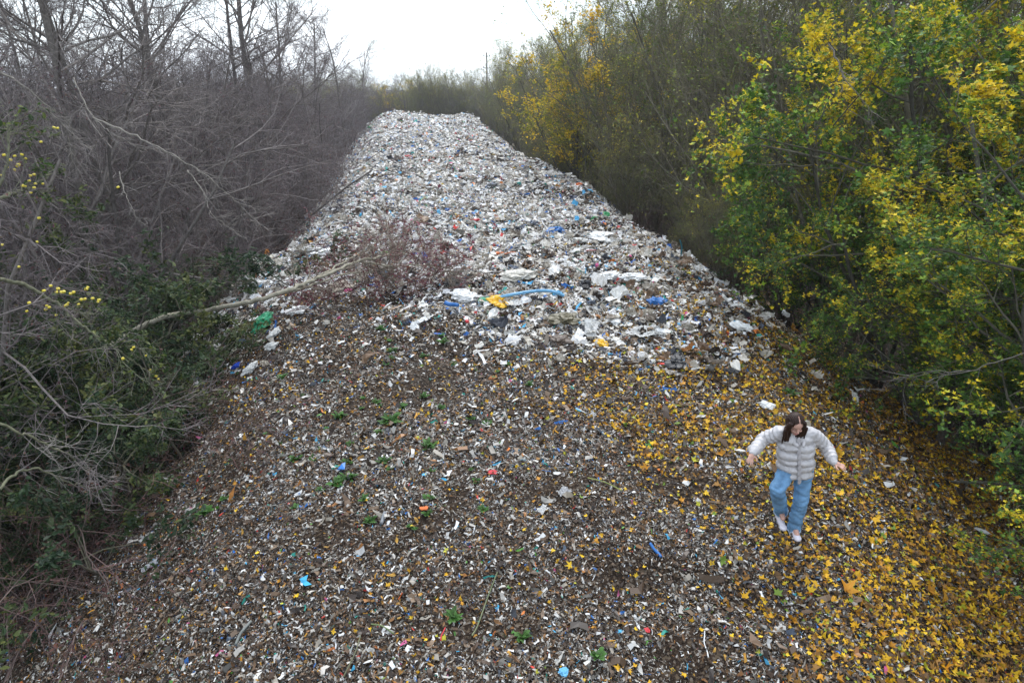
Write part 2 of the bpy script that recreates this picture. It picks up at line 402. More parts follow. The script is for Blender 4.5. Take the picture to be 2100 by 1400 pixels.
# ------------------------------------------------------------------ ground
xs = np.concatenate([-np.geomspace(800, 16, 20), np.arange(-15, -9.6, .3), np.arange(-9.5, 9.6, .1), np.arange(9.9, 15, .3), np.geomspace(16, 800, 20)])
ys = np.concatenate([-np.geomspace(400, 10, 12), np.arange(-9, 3, .4), np.arange(3, 20, .09), np.arange(20, 40, .16), np.arange(40, 118, .35), np.geomspace(119, 950, 16)])
# mound drifts left with distance, so let the fine columns follow it
X, Y = np.meshgrid(xs, ys)
sh = np.interp(Y, [20, 30, 50, 100, 120, 400], [0, -1.5, -4.6, -11.5, -12, 0])
Xs = X + sh*np.exp(-(np.abs(X)/40)**2)
Z = hz(Xs, Y)
far = (np.abs(Xs) > 60) | (Y > 180) | (Y < -40)
Z = np.where(far, 0, Z)
nx, ny = len(xs), len(ys)
idx = np.arange(nx*ny).reshape(ny, nx)
F = np.stack([idx[:-1, :-1], idx[:-1, 1:], idx[1:, 1:], idx[1:, :-1]], -1).reshape(-1, 4)
g = link('ground', make_mesh('ground', np.stack([Xs, Y, Z], -1).reshape(-1, 3), [F], [M_soil], smooth_=True))
g['kind'] = 'structure'

# ------------------------------------------------------------------ shredded waste
def srgb(r, g, b):
    f = lambda c: (c/255/12.92 if c/255 <= .04045 else ((c/255+.055)/1.055)**2.4)
    return (f(r), f(g), f(b))
def palette(items):
    c = np.array([i[1] for i in items]); p = np.array([i[0] for i in items], float); return c, p/p.sum()
FINE = palette([(22, (.030, .019, .012)), (18, (.078, .047, .028)), (14, (.15, .092, .052)), (9, (.24, .165, .105)), (6, (.13, .12, .10)),
                (8, (.35, .31, .25)), (8, (.56, .52, .46)), (9, (.80, .79, .75)), (2.0, (.06, .065, .075)), (3.0, (.33, .14, .035)), (1.8, (.52, .26, .03)),
                (.9, (.03, .17, .50)), (.6, (.06, .40, .64)), (.5, (.03, .32, .25)), (.35, (.58, .05, .03)), (.25, (.66, .19, .03)), (.15, (.55, .1, .24)), (.8, (.1, .14, .19)), (.4, (.10, .28, .04))])
BIG = palette([(36, (.82, .80, .765)), (20, (.64, .61, .55)), (13, (.47, .43, .36)), (9, (.33, .30, .25)), (7, (.19, .155, .12)), (7, (.08, .062, .048)), (4.5, (.035, .037, .045)),
               (3.2, (.11, .13, .17)), (2.3, (.03, .14, .44)), (1.8, (.10, .40, .66)), (.7, (.03, .30, .26)), (.5, (.04, .30, .10)), (.7, (.55, .05, .04)), (.6, (.62, .2, .04)),
               (.6, (.62, .42, .05)), (.4, (.5, .08, .22)), (.5, (.16, .02, .04)), (2.5, (.48, .33, .22))])
def chips(rng, x, y, Lm, Wm, col, nu, nv, lift=.6, tilt=.45, cr=(.5, 1.18)):
    n = len(x)
    nrm = hn(x, y); nrm = norm(nrm + tilt*rng.randn(n, 3)*np.array([1, 1, .5]))
    a = rng.randn(n, 3); t = norm(np.cross(nrm, a)); b = np.cross(nrm, t)
    u = np.linspace(-.5, .5, nu+1); v = np.linspace(-.5, .5, nv+1)
    U, Vv = np.meshgrid(u, v, indexing='ij'); U = U.ravel(); Vv = Vv.ravel(); k = len(U)
    uu = (U[None] + rng.uniform(-.5, .5, (n, k))*.6/max(nu, 1))*Lm[:, None]
    taper = 1 - rng.uniform(-.4, .9, (n, 1))*np.abs(U[None]*2)**1.5
    vv = (Vv[None]*taper + rng.uniform(-.5, .5, (n, k))*.5/max(nv, 1))*Wm[:, None]
    bend = rng.uniform(-1.6, 1.6, (n, 1))
    side = rng.uniform(-1.2, 1.2, (n, 1))
    ww = -bend*(U[None]**2 - .1)*Lm[:, None]*.6 + rng.uniform(-1, 1, (n, k))*Wm[:, None]*.22
    vv = vv + side*(U[None]**2)*Lm[:, None]*.5
    base = np.stack([x, y, hz(x, y)], -1) + nrm*(np.abs(rng.randn(n, 1))*Wm[:, None]*lift)
    Vt = base[:, None] + uu[..., None]*t[:, None] + vv[..., None]*b[:, None] + ww[..., None]*nrm[:, None]
    q = np.arange(k).reshape(nu+1, nv+1)
    f = np.stack([q[:-1, :-1], q[1:, :-1], q[1:, 1:], q[:-1, 1:]], -1).reshape(-1, 4)
    Fc = (f[None] + (np.arange(n)*k)[:, None, None]).reshape(-1, 4)
    C = np.repeat(col*rng.uniform(*cr, (n, 1)), k, 0)
    return Vt.reshape(-1, 3), Fc, np.clip(C, 0, .85)
def gather(lst):
    off = 0; Vs, Fs, Cs = [], [], []
    for v, f, c in lst:
        Vs.append(v); Fs.append(f+off); Cs.append(c); off += len(v)
    return np.concatenate(Vs), np.concatenate(Fs), np.concatenate(Cs)
def samp(rng, n, y0, y1, pw, xa, xb):
    """n spots between y0 and y1, density falling as y^-pw, kept to what the lens and a step aside can see"""
    yy = rng.uniform(0, 1, n)
    if pw == 1: yy = y0*(y1/y0)**yy
    else: yy = (y0**(1-pw) + yy*(y1**(1-pw) - y0**(1-pw)))**(1/(1-pw))
    a = np.interp(yy, YL, XL) + xa; b = np.interp(yy, YR, XR) + xb
    xx = a + (b-a)*rng.uniform(0, 1, n)
    ok = (np.abs(xx) < .98*yy + 2.6)
    return xx[ok], yy[ok]
rng = RS(3)
parts = []
# fine shreds of the front fan
def fine(n, y0, y1, pw, s):
    x, y = samp(rng, n, y0, y1, pw, -6.5, 5.5)
    side = np.maximum(np.interp(y, YL, XL)-x-2.5, 0) + np.maximum(x-np.interp(y, YR, XR)-2.0, 0)
    keep = rng.uniform(size=len(x)) > big_mask(x, y)*.7
    # bald, darker spots of earth
    bald = smooth(.3, .85, vnoise(x, y, 1.1, 21) + .6*vnoise(x, y, .35, 22))
    for bx, by, ba, bb in ((1.75, 5.2, .5, .5), (1.35, 6.3, .7, .35), (2.0, 8.3, .8, .7), (-.6, 5.6, .4, .3), (.6, 7.6, .7, .3), (2.6, 5.9, .35, .3), (-2.2, 6.9, .5, .4)):
        bald = np.maximum(bald, 1.1*np.exp(-(((x-bx)/ba)**2 + ((y-by)/bb)**2)))
    keep &= rng.uniform(size=len(x)) > np.clip(bald, 0, 1)*.86
    keep &= rng.uniform(size=len(x)) > np.clip(side*.22, 0, .8)
    x, y = x[keep], y[keep]
    c = FINE[0][rng.choice(len(FINE[1]), len(x), p=FINE[1])]
    pale = smooth(-.5, .9, vnoise(x, y, 1.0, 31) + .5*vnoise(x, y, 3.2, 32) - .10*np.abs(x+1))*.45
    white = rng.uniform(size=len(x)) < pale*.36
    c = np.where(white[:, None], np.array([.62, .59, .53])*rng.uniform(.4, 1.2, (len(x), 1)), c)
    Lm = s*np.exp(rng.randn(len(x))*.45); Wm = Lm*rng.uniform(.08, .48, len(x))
    return chips(rng, x, y, Lm, Wm, c, 2, 1, lift=.9, tilt=.55)
parts.append(fine(560000, 3.4, 9, 0.9, .0275))
parts.append(fine(20000, 3.4, 12, 0.9, .058))
parts.append(fine(340000, 8, 18, 1, .037))
parts.append(fine(16000, 8, 18, 1, .075))
def big(n, y0, y1, pw, s, nu, nv, sig=.5, asp=(.2, .8), plain=False):
    x, y = samp(rng, n, y0, y1, pw, -4.2, 3.0)
    keep = rng.uniform(size=len(x)) < np.maximum(soft_mask(x, y), .05*smooth(-5, 0, y-yb(x)))
    side = np.maximum(np.interp(y, YL, XL)-x-1.5, 0) + np.maximum(x-np.interp(y, YR, XR)-.8, 0)
    keep &= rng.uniform(size=len(x)) > np.clip(side*.35, 0, .9)
    keep &= rng.uniform(size=len(x)) > shrubpatch(x, y)*1.1
    x, y = x[keep], y[keep]
    # more soil in with the rubbish towards the front and the right flank
    dirt = np.clip(.32*(1-smooth(13, 24, y)) + .25*smooth(1.5, 4.5, x+np.interp(y, [15, 90], [0, 8])) + .26*vnoise(x, y, 1.6, 41) - .05, 0, .85)
    c1 = BIG[0][rng.choice(len(BIG[1]), len(x), p=BIG[1])]
    if plain: c1 = BIG[0][rng.choice(8, len(x), p=BIG[1][:8]/BIG[1][:8].sum())]
    c2 = FINE[0][rng.choice(len(FINE[1]), len(x), p=FINE[1])]
    c = np.where((rng.uniform(size=len(x)) < dirt)[:, None], c2, c1)
    Lm = s*np.interp(y, [12, 30, 90], [.8, 1, 1.5])*np.minimum(np.exp(rng.randn(len(x))*sig), 2.3); Wm = Lm*rng.uniform(asp[0], asp[1], len(x))
    return chips(rng, x, y, Lm, Wm, c, nu, nv, lift=.7, tilt=.45, cr=(.78, 1.25))
parts.append(big(210000, 11, 32, 1.2, .056, 2, 1))
parts.append(big(30000, 11, 34, 1.2, .11, 3, 2, .35, (.25, .8)))
parts.append(big(2200, 11, 50, 1.0, .25, 6, 5, .25, (.35, .9), plain=True))
parts.append(big(1000, 10.6, 21, .8, .25, 7, 6, .35, (.3, .9), plain=True))
parts.append(big(3500, 10.6, 24, .8, .17, 4, 3, .35, (.25, .8), plain=False))
parts.append(big(230000, 30, 108, 1.3, .092, 2, 1))
parts.append(big(18000, 30, 108, 1.2, .17, 3, 2, .35, (.3, .8)))
parts.append(big(30000, 11, 50, 1.1, .30, 5, 1, .35, (.05, .13)))
V_, F_, C_ = gather(parts)
o = link('shredded_waste', make_mesh('shredded_waste', V_, [F_], [M_chip], C_))
tag(o, 'countless shreds of plastic, paper and packaging covering the whole mound', 'waste', kind='stuff')

# ------------------------------------------------------------------ leaves
def leaf_shape():
    pol = [(0, 1.0), (20, .50), (46, .88), (72, .42), (104, .62), (140, .33), (180, .12)]
    pts = [(sin(radians(a))*r, cos(radians(a))*r) for a, r in pol] + [(-sin(radians(a))*r, cos(radians(a))*r) for a, r in reversed(pol[1:-1])]
    return np.array(pts)
LEAF = leaf_shape()
OVAL = np.array([(0, 1), (.35, .55), (.42, 0), (.25, -.6), (0, -1), (-.25, -.6), (-.42, 0), (-.35, .55)])
DIAM = np.array([(0, 1), (.5, .1), (0, -.9), (-.5, .1)])
def leaves(rng, pos, size, col, shape=LEAF, flat=.5, nrm=None, curl=.7, jit=.3):
    n = len(pos)
    if nrm is None: nrm = np.tile([0, 0, 1.], (n, 1))
    nrm = norm(nrm + flat*rng.randn(n, 3))
    t = norm(np.cross(nrm, rng.randn(n, 3))); b = np.cross(nrm, t)
    k = len(shape)
    sh = shape[None]*(1 + rng.uniform(-jit, jit, (n, k, 1)))*size[:, None, None]*.55
    w_ = curl*rng.uniform(-.4, 1, (n, 1))*np.abs(sh[..., 0]) + curl*rng.uniform(-.8, .8, (n, 1))*(sh[..., 1]**2)/size[:, None]
    Vr = pos[:, None] + sh[..., 0:1]*t[:, None] + sh[..., 1:2]*b[:, None] + w_[..., None]*nrm[:, None]
    if k <= 4:
        return Vr.reshape(-1, 3), (np.arange(n*k).reshape(n, k)), np.repeat(col, k, 0)
    Vc = pos[:, None]
    Va = np.concatenate([Vc, Vr], 1)
    f = np.stack([np.zeros(k, int), 1+np.arange(k), 1+(np.arange(k)+1) % k], -1)
    Fc = (f[None] + (np.arange(n)*(k+1))[:, None, None]).reshape(-1, 3)
    return Va.reshape(-1, 3), Fc, np.repeat(col, k+1, 0)
YEL = palette([(24, (.56, .31, .012)), (16, (.66, .42, .02)), (13, (.42, .19, .012)), (15, (.24, .12, .025)), (15, (.12, .065, .026)), (4, (.42, .40, .03)), (2.5, (.16, .24, .03)), (10, (.06, .036, .018))])
BRN = palette([(40, (.11, .058, .026)), (30, (.19, .095, .035)), (18, (.065, .038, .02)), (12, (.34, .19, .03))])
def scatter_leaves(rng, n, y0, y1, pw, xa, xb, dens, size, pal, shape=LEAF, lift=.012, sig=.3):
    x, y = samp(rng, n, y0, y1, pw, xa, xb)
    k = rng.uniform(size=len(x)) < dens(x, y); x, y = x[k], y[k]
    s = size*np.exp(rng.randn(len(x))*sig)
    c = pal[0][rng.choice(len(pal[1]), len(x), p=pal[1])]*rng.uniform(.75, 1.15, (len(x), 1))
    pos = np.stack([x, y, hz(x, y)+lift+rng.uniform(0, .03, len(x))], -1)
    return leaves(rng, pos, s, c, shape, .55, hn(x, y), 1.0)
def dens_right(x, y):
    r = x - np.interp(y, [3, 5, 7, 9, 12, 15, 20, 30], [4.2, 3.8, 3.2, 2.7, 2.8, 3.6, 3.8, 3.5])
    d = smooth(-2.0, 1.6, r + .7*vnoise(x, y, 1.2, 51) + .35*vnoise(x, y, .4, 52))
    return np.clip(d*(.9 + .9*vnoise(x, y, .9, 53)) + .008, 0, 1)*(1 - .9*smooth(9.5, 12, x))
def dens_mid(x, y):
    return np.clip(.24 + .35*smooth(-3, 2, x) + .4*vnoise(x, y, .8, 54), 0, 1)*(1-.93*smooth(15, 26, y))
lp = [scatter_leaves(rng, 90000, 3.3, 22, .95, 3.0, 7.0, dens_right, .068, YEL, sig=.36),
      scatter_leaves(rng, 6500, 3.3, 16, .9, -4, 4, dens_mid, .062, YEL),
      scatter_leaves(rng, 9000, 9, 24, .9, -1, 3.5, dens_mid, .06, YEL),
      scatter_leaves(rng, 22000, 3.3, 15, .8, -5.5, 6, lambda x, y: .35+.5*vnoise(x, y, 1.1, 55), .042, BRN, OVAL)]
# brown litter in both ditches and under the trees
x = rng.uniform(4, 15, 30000); y = rng.uniform(4, 34, 30000); k = x > np.interp(y, YR, XR)+1.2; x, y = x[k], y[k]
pal2 = palette([(45, (.13, .07, .03)), (25, (.2, .11, .035)), (20, (.06, .04, .02)), (12, (.42, .25, .02))])
lp.append(leaves(rng, np.stack([x, y, hz(x, y)+.02], -1), .10*np.exp(rng.randn(len(x))*.25), pal2[0][rng.choice(4, len(x), p=pal2[1])], LEAF, .35, hn(x, y)))
x = rng.uniform(-16, -4, 14000); y = rng.uniform(4, 34, 14000); k = x < np.interp(y, YL, XL)-3.5; x, y = x[k], y[k]
lp.append(leaves(rng, np.stack([x, y, hz(x, y)+.02], -1), .07*np.exp(rng.randn(len(x))*.25), BRN[0][rng.choice(4, len(x), p=BRN[1])]*.8, OVAL, .35, hn(x, y)))
Vl, Fl, Cl = gather(lp)
o = link('fallen_leaves', make_mesh('fallen_leaves', Vl, [Fl], [M_litter], Cl))
tag(o, 'yellow and brown maple leaves lying over the front and right flank of the mound', 'leaves', kind='stuff')

# ------------------------------------------------------------------ plants
def walk(rng, p0, d0, Ln, K, wander, trop):
    p = [p0]; d = norm(d0); ds = [d]
    for k in range(K):
        d = norm(d + wander*rng.randn(len(p0), 3) + np.array([0, 0, 1.])*trop)
        p.append(p[-1] + d*(Ln/K)[:, None]); ds.append(d)
    return np.stack(p, 1), np.stack(ds, 1)
def kids(rng, Pl, Dl, Ln, Rd, per, tmin, ratio, ang, rr):
    n, K1, _ = Pl.shape; K = K1-1
    par = np.repeat(np.arange(n), per); m = len(par)
    t = tmin + (1-tmin)*rng.uniform(0, 1, m)**.8
    s = t*K; i = np.minimum(s.astype(int), K-1); f = (s-i)[:, None]
    p = Pl[par, i]*(1-f) + Pl[par, i+1]*f; d = norm(Dl[par, i]*(1-f) + Dl[par, i+1]*f)
    pr = norm(np.cross(d, rng.randn(m, 3))); a = radians(ang)*rng.uniform(.6, 1.3, m)[:, None]
    dn = d*np.cos(a) + pr*np.sin(a)
    ln = Ln[par]*ratio*(1.15-.55*t)*rng.uniform(.6, 1.25, m)
    rd = np.minimum(Rd[par]*rr*(1.1-.5*t), Rd[par]*.8)
    return p, dn, ln, rd
def tubes(Pl, Rd, tip, sides):
    n, K1, _ = Pl.shape
    T = np.empty_like(Pl); T[:, 1:-1] = Pl[:, 2:]-Pl[:, :-2]; T[:, 0] = Pl[:, 1]-Pl[:, 0]; T[:, -1] = Pl[:, -1]-Pl[:, -2]; T = norm(T)
    ref = np.where(np.abs(T[:, :1, 2:3]) > .9, np.array([1., 0, 0]), np.array([0, 0, 1.]))
    A = norm(np.cross(T, np.broadcast_to(ref, T.shape))); B = np.cross(T, A)
    r = Rd[:, None]*(1-(1-tip)*np.linspace(0, 1, K1)[None])
    an = np.arange(sides)*2*pi/sides
    Vt = Pl[:, :, None] + r[:, :, None, None]*(np.cos(an)[None, None, :, None]*A[:, :, None] + np.sin(an)[None, None, :, None]*B[:, :, None])
    base = np.arange(n*K1*sides).reshape(n, K1, sides)
    a0 = base[:, :-1]; a1 = base[:, 1:]
    F = np.stack([a0, np.roll(a0, -1, 2), np.roll(a1, -1, 2), a1], -1).reshape(-1, 4)
    return Vt.reshape(-1, 3), F
def plant(name, seed, stems, levels, bark, twig, leaf=None, label='', cat='tree', crown_from=2, spread=.5, group=None, hang=None):
    """stems: (count, length, radius, lean, wander, trop, K); levels: dicts; returns an Empty with trunk and crown"""
    r = RS(seed)
    n, Ls, R0, lean, wd, tr, K = stems
    p0 = r.randn(n, 3)*spread*np.array([1, 1, 0]) * (0 if n == 1 else 1)
    d0 = np.array([0, 0, 1.]) + lean*r.randn(n, 3)*np.array([1, 1, .1]) + .25*lean*norm(p0+1e-6)
    ln = Ls*r.uniform(.75, 1.1, n); rd = R0*r.uniform(.6, 1.1, n)
    if n == 1: ln[:] = Ls; rd[:] = R0
    Pl, Dl = walk(r, p0, d0, ln, K, wd, tr)
    allv = [(Pl, rd, .35, 7)]
    last = (Pl, Dl, ln, rd)
    for lv in levels:
        p, d, ln, rd = kids(r, *last, lv['n'], lv.get('t', .25), lv['r'], lv['a'], lv.get('rr', .5))
        rd = np.maximum(rd, lv.get('rmin', .0035))
        Pl, Dl = walk(r, p, d, ln, lv.get('K', 3), lv.get('w', .18), lv.get('tr', 0))
        allv.append((Pl, rd, .35, lv.get('s', 3)))
        last = (Pl, Dl, ln, rd)
    def build(nm, lst, i0, lf=None):
        Vs, Fq, Cs = [], [], []; off = 0
        for j, (Pl, rd, tip, sd) in enumerate(lst):
            v, f = tubes(Pl, rd, tip, sd); m = v.shape[0]//Pl.shape[0]
            a = min((i0+j)/max(len(levels), 1), 1)
            c = (np.array(bark)*(1-a) + np.array(twig)*a)[None]*r.uniform(.6, 1.35, (Pl.shape[0], 1))
            Vs.append(v); Fq.append(f+off); Cs.append(np.repeat(c, m, 0)); off += len(v)
        Fq = np.concatenate(Fq); faces = [Fq]; mi = [np.zeros(len(Fq), int)]
        if lf is not None:
            v, f, c = lf; Vs.append(v); faces.append(f+off); Cs.append(c); mi.append(np.ones(len(f), int))
        return make_mesh(nm, np.concatenate(Vs), faces, [M_bark, M_leaf], np.concatenate(Cs), np.concatenate(mi))
    lf = None
    if leaf:
        Pl, Dl, ln, rd = last
        m = leaf['n']; i = r.randint(0, len(Pl), m); kk = r.randint(0, Pl.shape[1]-1, m); f = r.uniform(0, 1, (m, 1))
        pos = Pl[i, kk]*(1-f) + Pl[i, kk+1]*f + r.randn(m, 3)*leaf['size']*.5
        cn = np.array([mnoise.noise(Vector(q)*leaf.get('cs', .6)) for q in pos]) + .12*(pos[:, 2]-pos[:, 2].mean())/(pos[:, 2].std()+.01) + r.randn(m)*leaf.get('cr', .25)
        if 'keep' in leaf:
            k = cn > leaf['keep']; pos, cn = pos[k], cn[k]
        cols = np.array(leaf['cols']); st = np.array(leaf['stops'])
        c = np.stack([np.interp(cn, st, cols[:, q]) for q in range(3)], -1)*r.uniform(.65, 1.25, (len(pos), 1))
        lf = leaves(r, pos, leaf['size']*np.exp(r.randn(len(pos))*.28), c, leaf.get('shape', LEAF), leaf.get('flat', .6))
    root = empty(name, (0, 0, 0))
    tag(root, label, cat, group)
    link('trunk', build('trunk', allv[:crown_from], 0), root)
    link('crown', build('crown', allv[crown_from:], crown_from, lf), root)
    root['_used'] = 0
    return root, last

GREYBARK = (.17, .15, .135); PALE = (.26, .25, .225); PURP = (.150, .125, .125); OLIVE = (.115, .105, .07)
ORD = ['first', 'second', 'third', 'fourth', 'fifth', 'sixth', 'seventh', 'eighth', 'ninth', 'tenth', 'eleventh', 'twelfth', 'thirteenth', 'fourteenth', 'fifteenth', 'sixteenth', 'seventeenth', 'eighteenth', 'nineteenth', 'twentieth',
       'twenty-first', 'twenty-second', 'twenty-third', 'twenty-fourth', 'twenty-fifth', 'twenty-sixth', 'twenty-seventh', 'twenty-eighth', 'twenty-ninth', 'thirtieth'] + ['thirty-%s' % s for s in ('first', 'second', 'third', 'fourth', 'fifth', 'sixth', 'seventh', 'eighth', 'ninth')] + ['fortieth']
def place(proto, x, y, sc, label, group=None, rz=None, tilt=(0, 0), zs=1., dz=-.15):
    root = proto
    loc = (x, y, float(hz(x, y)) + dz)
    rz = random.uniform(0, 6.28) if rz is None else rz
    if not root['_used']:
        root['_used'] = 1; root.location = loc; root.rotation_euler = (tilt[0], tilt[1], rz); root.scale = (sc, sc, sc*zs)
        root['label'] = label
        if group: root['group'] = group
        return root
    return clone(root, loc, rz, (sc, sc, sc*zs), label, group, tilt)
random.seed(11)
# --- prototypes
thorn = [plant('thorn_tree', 100+i, (7, 9.0, .085, .28, .10, .03, 8),
        [dict(n=9, r=.42, a=52, w=.16, K=5, s=4, rr=.42, tr=.02, t=.15), dict(n=8, r=.5, a=50, w=.22, K=4, rr=.5, tr=-.02, rmin=.006), dict(n=9, r=.5, a=48, w=.25, K=3, rr=.5, rmin=.0038, tr=-.02), dict(n=3, r=.55, a=45, w=.25, K=2, rr=.6, rmin=.003)],
        GREYBARK, PURP, dict(n=5200, size=.036, cols=[(.10, .02, .035), (.11, .05, .04), (.12, .09, .05), (.10, .03, .05)], stops=[-.6, -.1, .3, .8], shape=DIAM, cr=.4), 'bare thorn tree') [0] for i in range(3)]
tall = [plant('bare_tree', 200+i, (1, 15.0, .15, .05, .05, .06, 12),
        [dict(n=26, r=.34, a=58, w=.14, K=6, s=5, rr=.34, tr=.06, t=.28), dict(n=9, r=.5, a=45, w=.2, K=4, rr=.5, tr=.02, rmin=.01), dict(n=8, r=.5, a=42, w=.24, K=3, rr=.5, rmin=.005), dict(n=5, r=.5, a=40, w=.24, K=2, rr=.6, rmin=.0035)],
        (.17, .15, .13), (.19, .165, .155), None, 'tall bare tree')[0] for i in range(2)]
willow = [plant('twiggy_tree', 300+i, (9, 10.0, .075, .20, .07, .06, 8),
        [dict(n=10, r=.40, a=34, w=.12, K=5, s=4, rr=.42, tr=.10, t=.12), dict(n=8, r=.5, a=34, w=.16, K=3, rr=.5, tr=.08, rmin=.006), dict(n=9, r=.55, a=34, w=.18, K=3, rr=.5, rmin=.0038, tr=.05), dict(n=2, r=.6, a=32, w=.2, K=2, rr=.6, rmin=.0032)],
        (.15, .135, .10), (.20, .175, .12), dict(n=15000 if i else 19000, size=.07, cols=[(.09, .13, .03), (.17, .20, .045), (.34, .34, .05), (.68, .50, .03)], stops=[-.5, .1, .45, .9], shape=DIAM, cr=.25, cs=.5), 'twiggy tree')[0] for i in range(3)]
golden = [plant('golden_tree', 350, (8, 8.5, .075, .22, .08, .05, 8),
        [dict(n=10, r=.40, a=38, w=.14, K=5, s=4, rr=.42, tr=.06, t=.12), dict(n=8, r=.5, a=40, w=.2, K=3, rr=.5, tr=.03, rmin=.006), dict(n=8, r=.55, a=40, w=.2, K=3, rr=.5, rmin=.0038)],
        (.12, .11, .085), (.13, .115, .08), dict(n=19000, size=.115, cols=[(.12, .17, .02), (.34, .35, .03), (.74, .54, .02), (.76, .46, .02)], stops=[-.6, -.15, .1, .7], keep=-.55, cr=.25, cs=.45), 'golden tree')[0]]
maple = [plant('field_maple', 400+i, (5, 8.2, .10, .30, .10, .03, 8),
        [dict(n=10, r=.46, a=60, w=.14, K=5, s=5, rr=.42, tr=.0, t=.12), dict(n=8, r=.5, a=50, w=.2, K=4, rr=.5, tr=-.04, rmin=.007), dict(n=7, r=.55, a=45, w=.22, K=3, rr=.5, rmin=.004, tr=-.05)],
        (.085, .08, .065), (.12, .11, .075), dict(n=46000, size=.088, cols=[(.035, .08, .018), (.075, .16, .025), (.22, .33, .03), (.66, .52, .02), (.74, .52, .015)], stops=[-.7, -.1, .2, .42, 1.0], flat=.5, cr=.26, cs=.8), 'field maple')[0] for i in range(3)]
ivy = [plant('ivy_bush', 500+i, (9, 3.4, .035, .5, .16, -.02, 6),
        [dict(n=8, r=.5, a=60, w=.2, K=4, s=3, rr=.5, t=.1), dict(n=8, r=.5, a=55, w=.25, K=3, rr=.5, rmin=.004)],
        (.09, .08, .06), (.09, .09, .055), dict(n=12000, size=.075, cols=[(.014, .032, .014), (.028, .055, .02), (.055, .085, .025), (.12, .13, .035)], stops=[-.6, 0, .4, .8], shape=OVAL, cr=.25, cs=.9), 'ivy bush', 'bush', spread=.9)[0] for i in range(2)]
bramble = [plant('bramble_bush', 600+i, (26, 4.2, .014, .9, .14, -.16, 9),
        [dict(n=7, r=.38, a=50, w=.2, K=4, s=3, rr=.5, t=.1, tr=-.05, rmin=.005), dict(n=6, r=.55, a=50, w=.25, K=3, rr=.6, rmin=.0035)],
        (.12, .09, .08), (.13, .075, .07), dict(n=3800, size=.04, cols=[(.03, .045, .015), (.09, .03, .03), (.12, .08, .04)], stops=[-.4, .1, .6], shape=DIAM, cr=.4), 'bramble bush', 'bush', spread=1.0, crown_from=1)[0] for i in range(2)]

def XLf(y): return float(np.interp(y, YL, XL))
def XRf(y): return float(np.interp(y, YR, XR))
# --- left wood, front row along the ditch
k = 0; y = 9.5
while y < 112:
    x = XLf(y) - random.uniform(4.6, 5.8) - (1.2 if y < 20 else 0)
    sc = random.uniform(.86, 1.05)*(1.04 if y < 45 else .95)
    place(thorn[k % 3], x, y, sc, f'{ORD[k]} bare thorn tree along the left edge of the mound, from the camera', 'thorn trees beside the mound')
    k += 1; y += 3.0 + y*.045
for i in range(44):
    y = random.uniform(6, 95)**1.0; x = XLf(y) - random.uniform(9, 24)
    place(thorn[i % 3], x, y, random.uniform(1.1, 1.5), 'bare thorn tree deep in the wood left of the mound, trunk hidden by nearer twigs', 'thorn trees deep in the left wood')
# tall bare trees that stand above the thicket
tp = P(522, 60, 36); 
place(tall[0], tp.x, tp.y, 1.25, 'tallest bare tree with a dark straight trunk standing above the left thicket', 'tall bare trees', rz=1)
for i, (px, D, s) in enumerate([(185, 20, 1.0), (330, 27, 1.05), (60, 17, .95), (430, 40, 1.05), (620, 60, .92), (690, 80, .92), (250, 33, 1.1), (735, 110, .95), (560, 48, .95)]):
    t = P(px, 60, D)
    place(tall[(i+1) % 2], t.x, t.y, s, f'{["pale forked", "spreading grey", "leftmost bare", "slender", "hazy rounded", "distant rounded", "broad bare", "farthest bare", "thin grey"][i]} tree rising above the twigs of the left wood', 'tall bare trees')
# bushes in the left ditch
for i, (px, py, D, s) in enumerate([(130, 560, 11.5, 1.0), (190, 640, 14.5, .8), (60, 740, 9, .9), (330, 820, 13.5, .45), (90, 480, 12.5, 1.2), (190, 760, 10.5, .65), (270, 480, 17, .9), (30, 620, 10, 1.0), (60, 1020, 8.6, .55), (110,1090, 9.0,.36)]):
    t = P(px, py, D)
    place(ivy[i % 2], t.x, t.y, s, f'{["tall ivy bush behind the yellow apples", "ivy bush where the fallen branch is rooted", "dark green bush left of the apple branch", "small green bush at the ditch above the mound edge", "ivy bush climbing under the left thorn trees", "olive green bush below the apple branch", "ivy mass under the pale forked tree", "ivy bush at the left picture edge", "mossy low bush by the lower left edge of the litter", "creeping green plant lying on the lower left slope"][i]}', 'ivy bushes in the ditch')
for i, (px, py, D, s) in enumerate([(40, 900, 7.8, .9), (160, 880, 9.5, .85), (0, 780, 8.6, 1.1), (250, 870, 11.8, .6), (380, 720, 16, .8), (470, 560, 20, .8), (120, 1000, 8.2, .55), (540, 470, 26, .9), (600, 400, 33, 1)]):
    t = P(px, py, D)
    place(bramble[i % 2], t.x, t.y, s, f'{["thick reddish bramble", "tangled bramble", "purple brown bramble", "low bramble", "dark bramble", "grey bramble", "small arching bramble", "dim bramble", "distant bramble"][i]} bush {["at the lower left picture edge", "beside the lower edge of the litter", "under the ivy at the left edge", "at the foot of the small green bush", "in the ditch below the fallen branch", "in the ditch behind the fallen branch", "drooping onto the fine litter", "at the foot of the coarse heap", "far along the left ditch"][i]}', 'bramble bushes')
for i, (px, py, D, s_) in enumerate([(20, 520, 12.5, 1.5), (110, 470, 14.5, 1.4), (190, 520, 17, 1.0)]):
    t = P(px, py, D)
    place(ivy[i % 2], t.x, t.y, s_, ['great ivy clad thicket filling the left edge behind the apples', 'tall ivy mass climbing below the pale forked tree', 'dark ivy mass reaching towards the fallen branch'][i], 'ivy masses in the left wood')
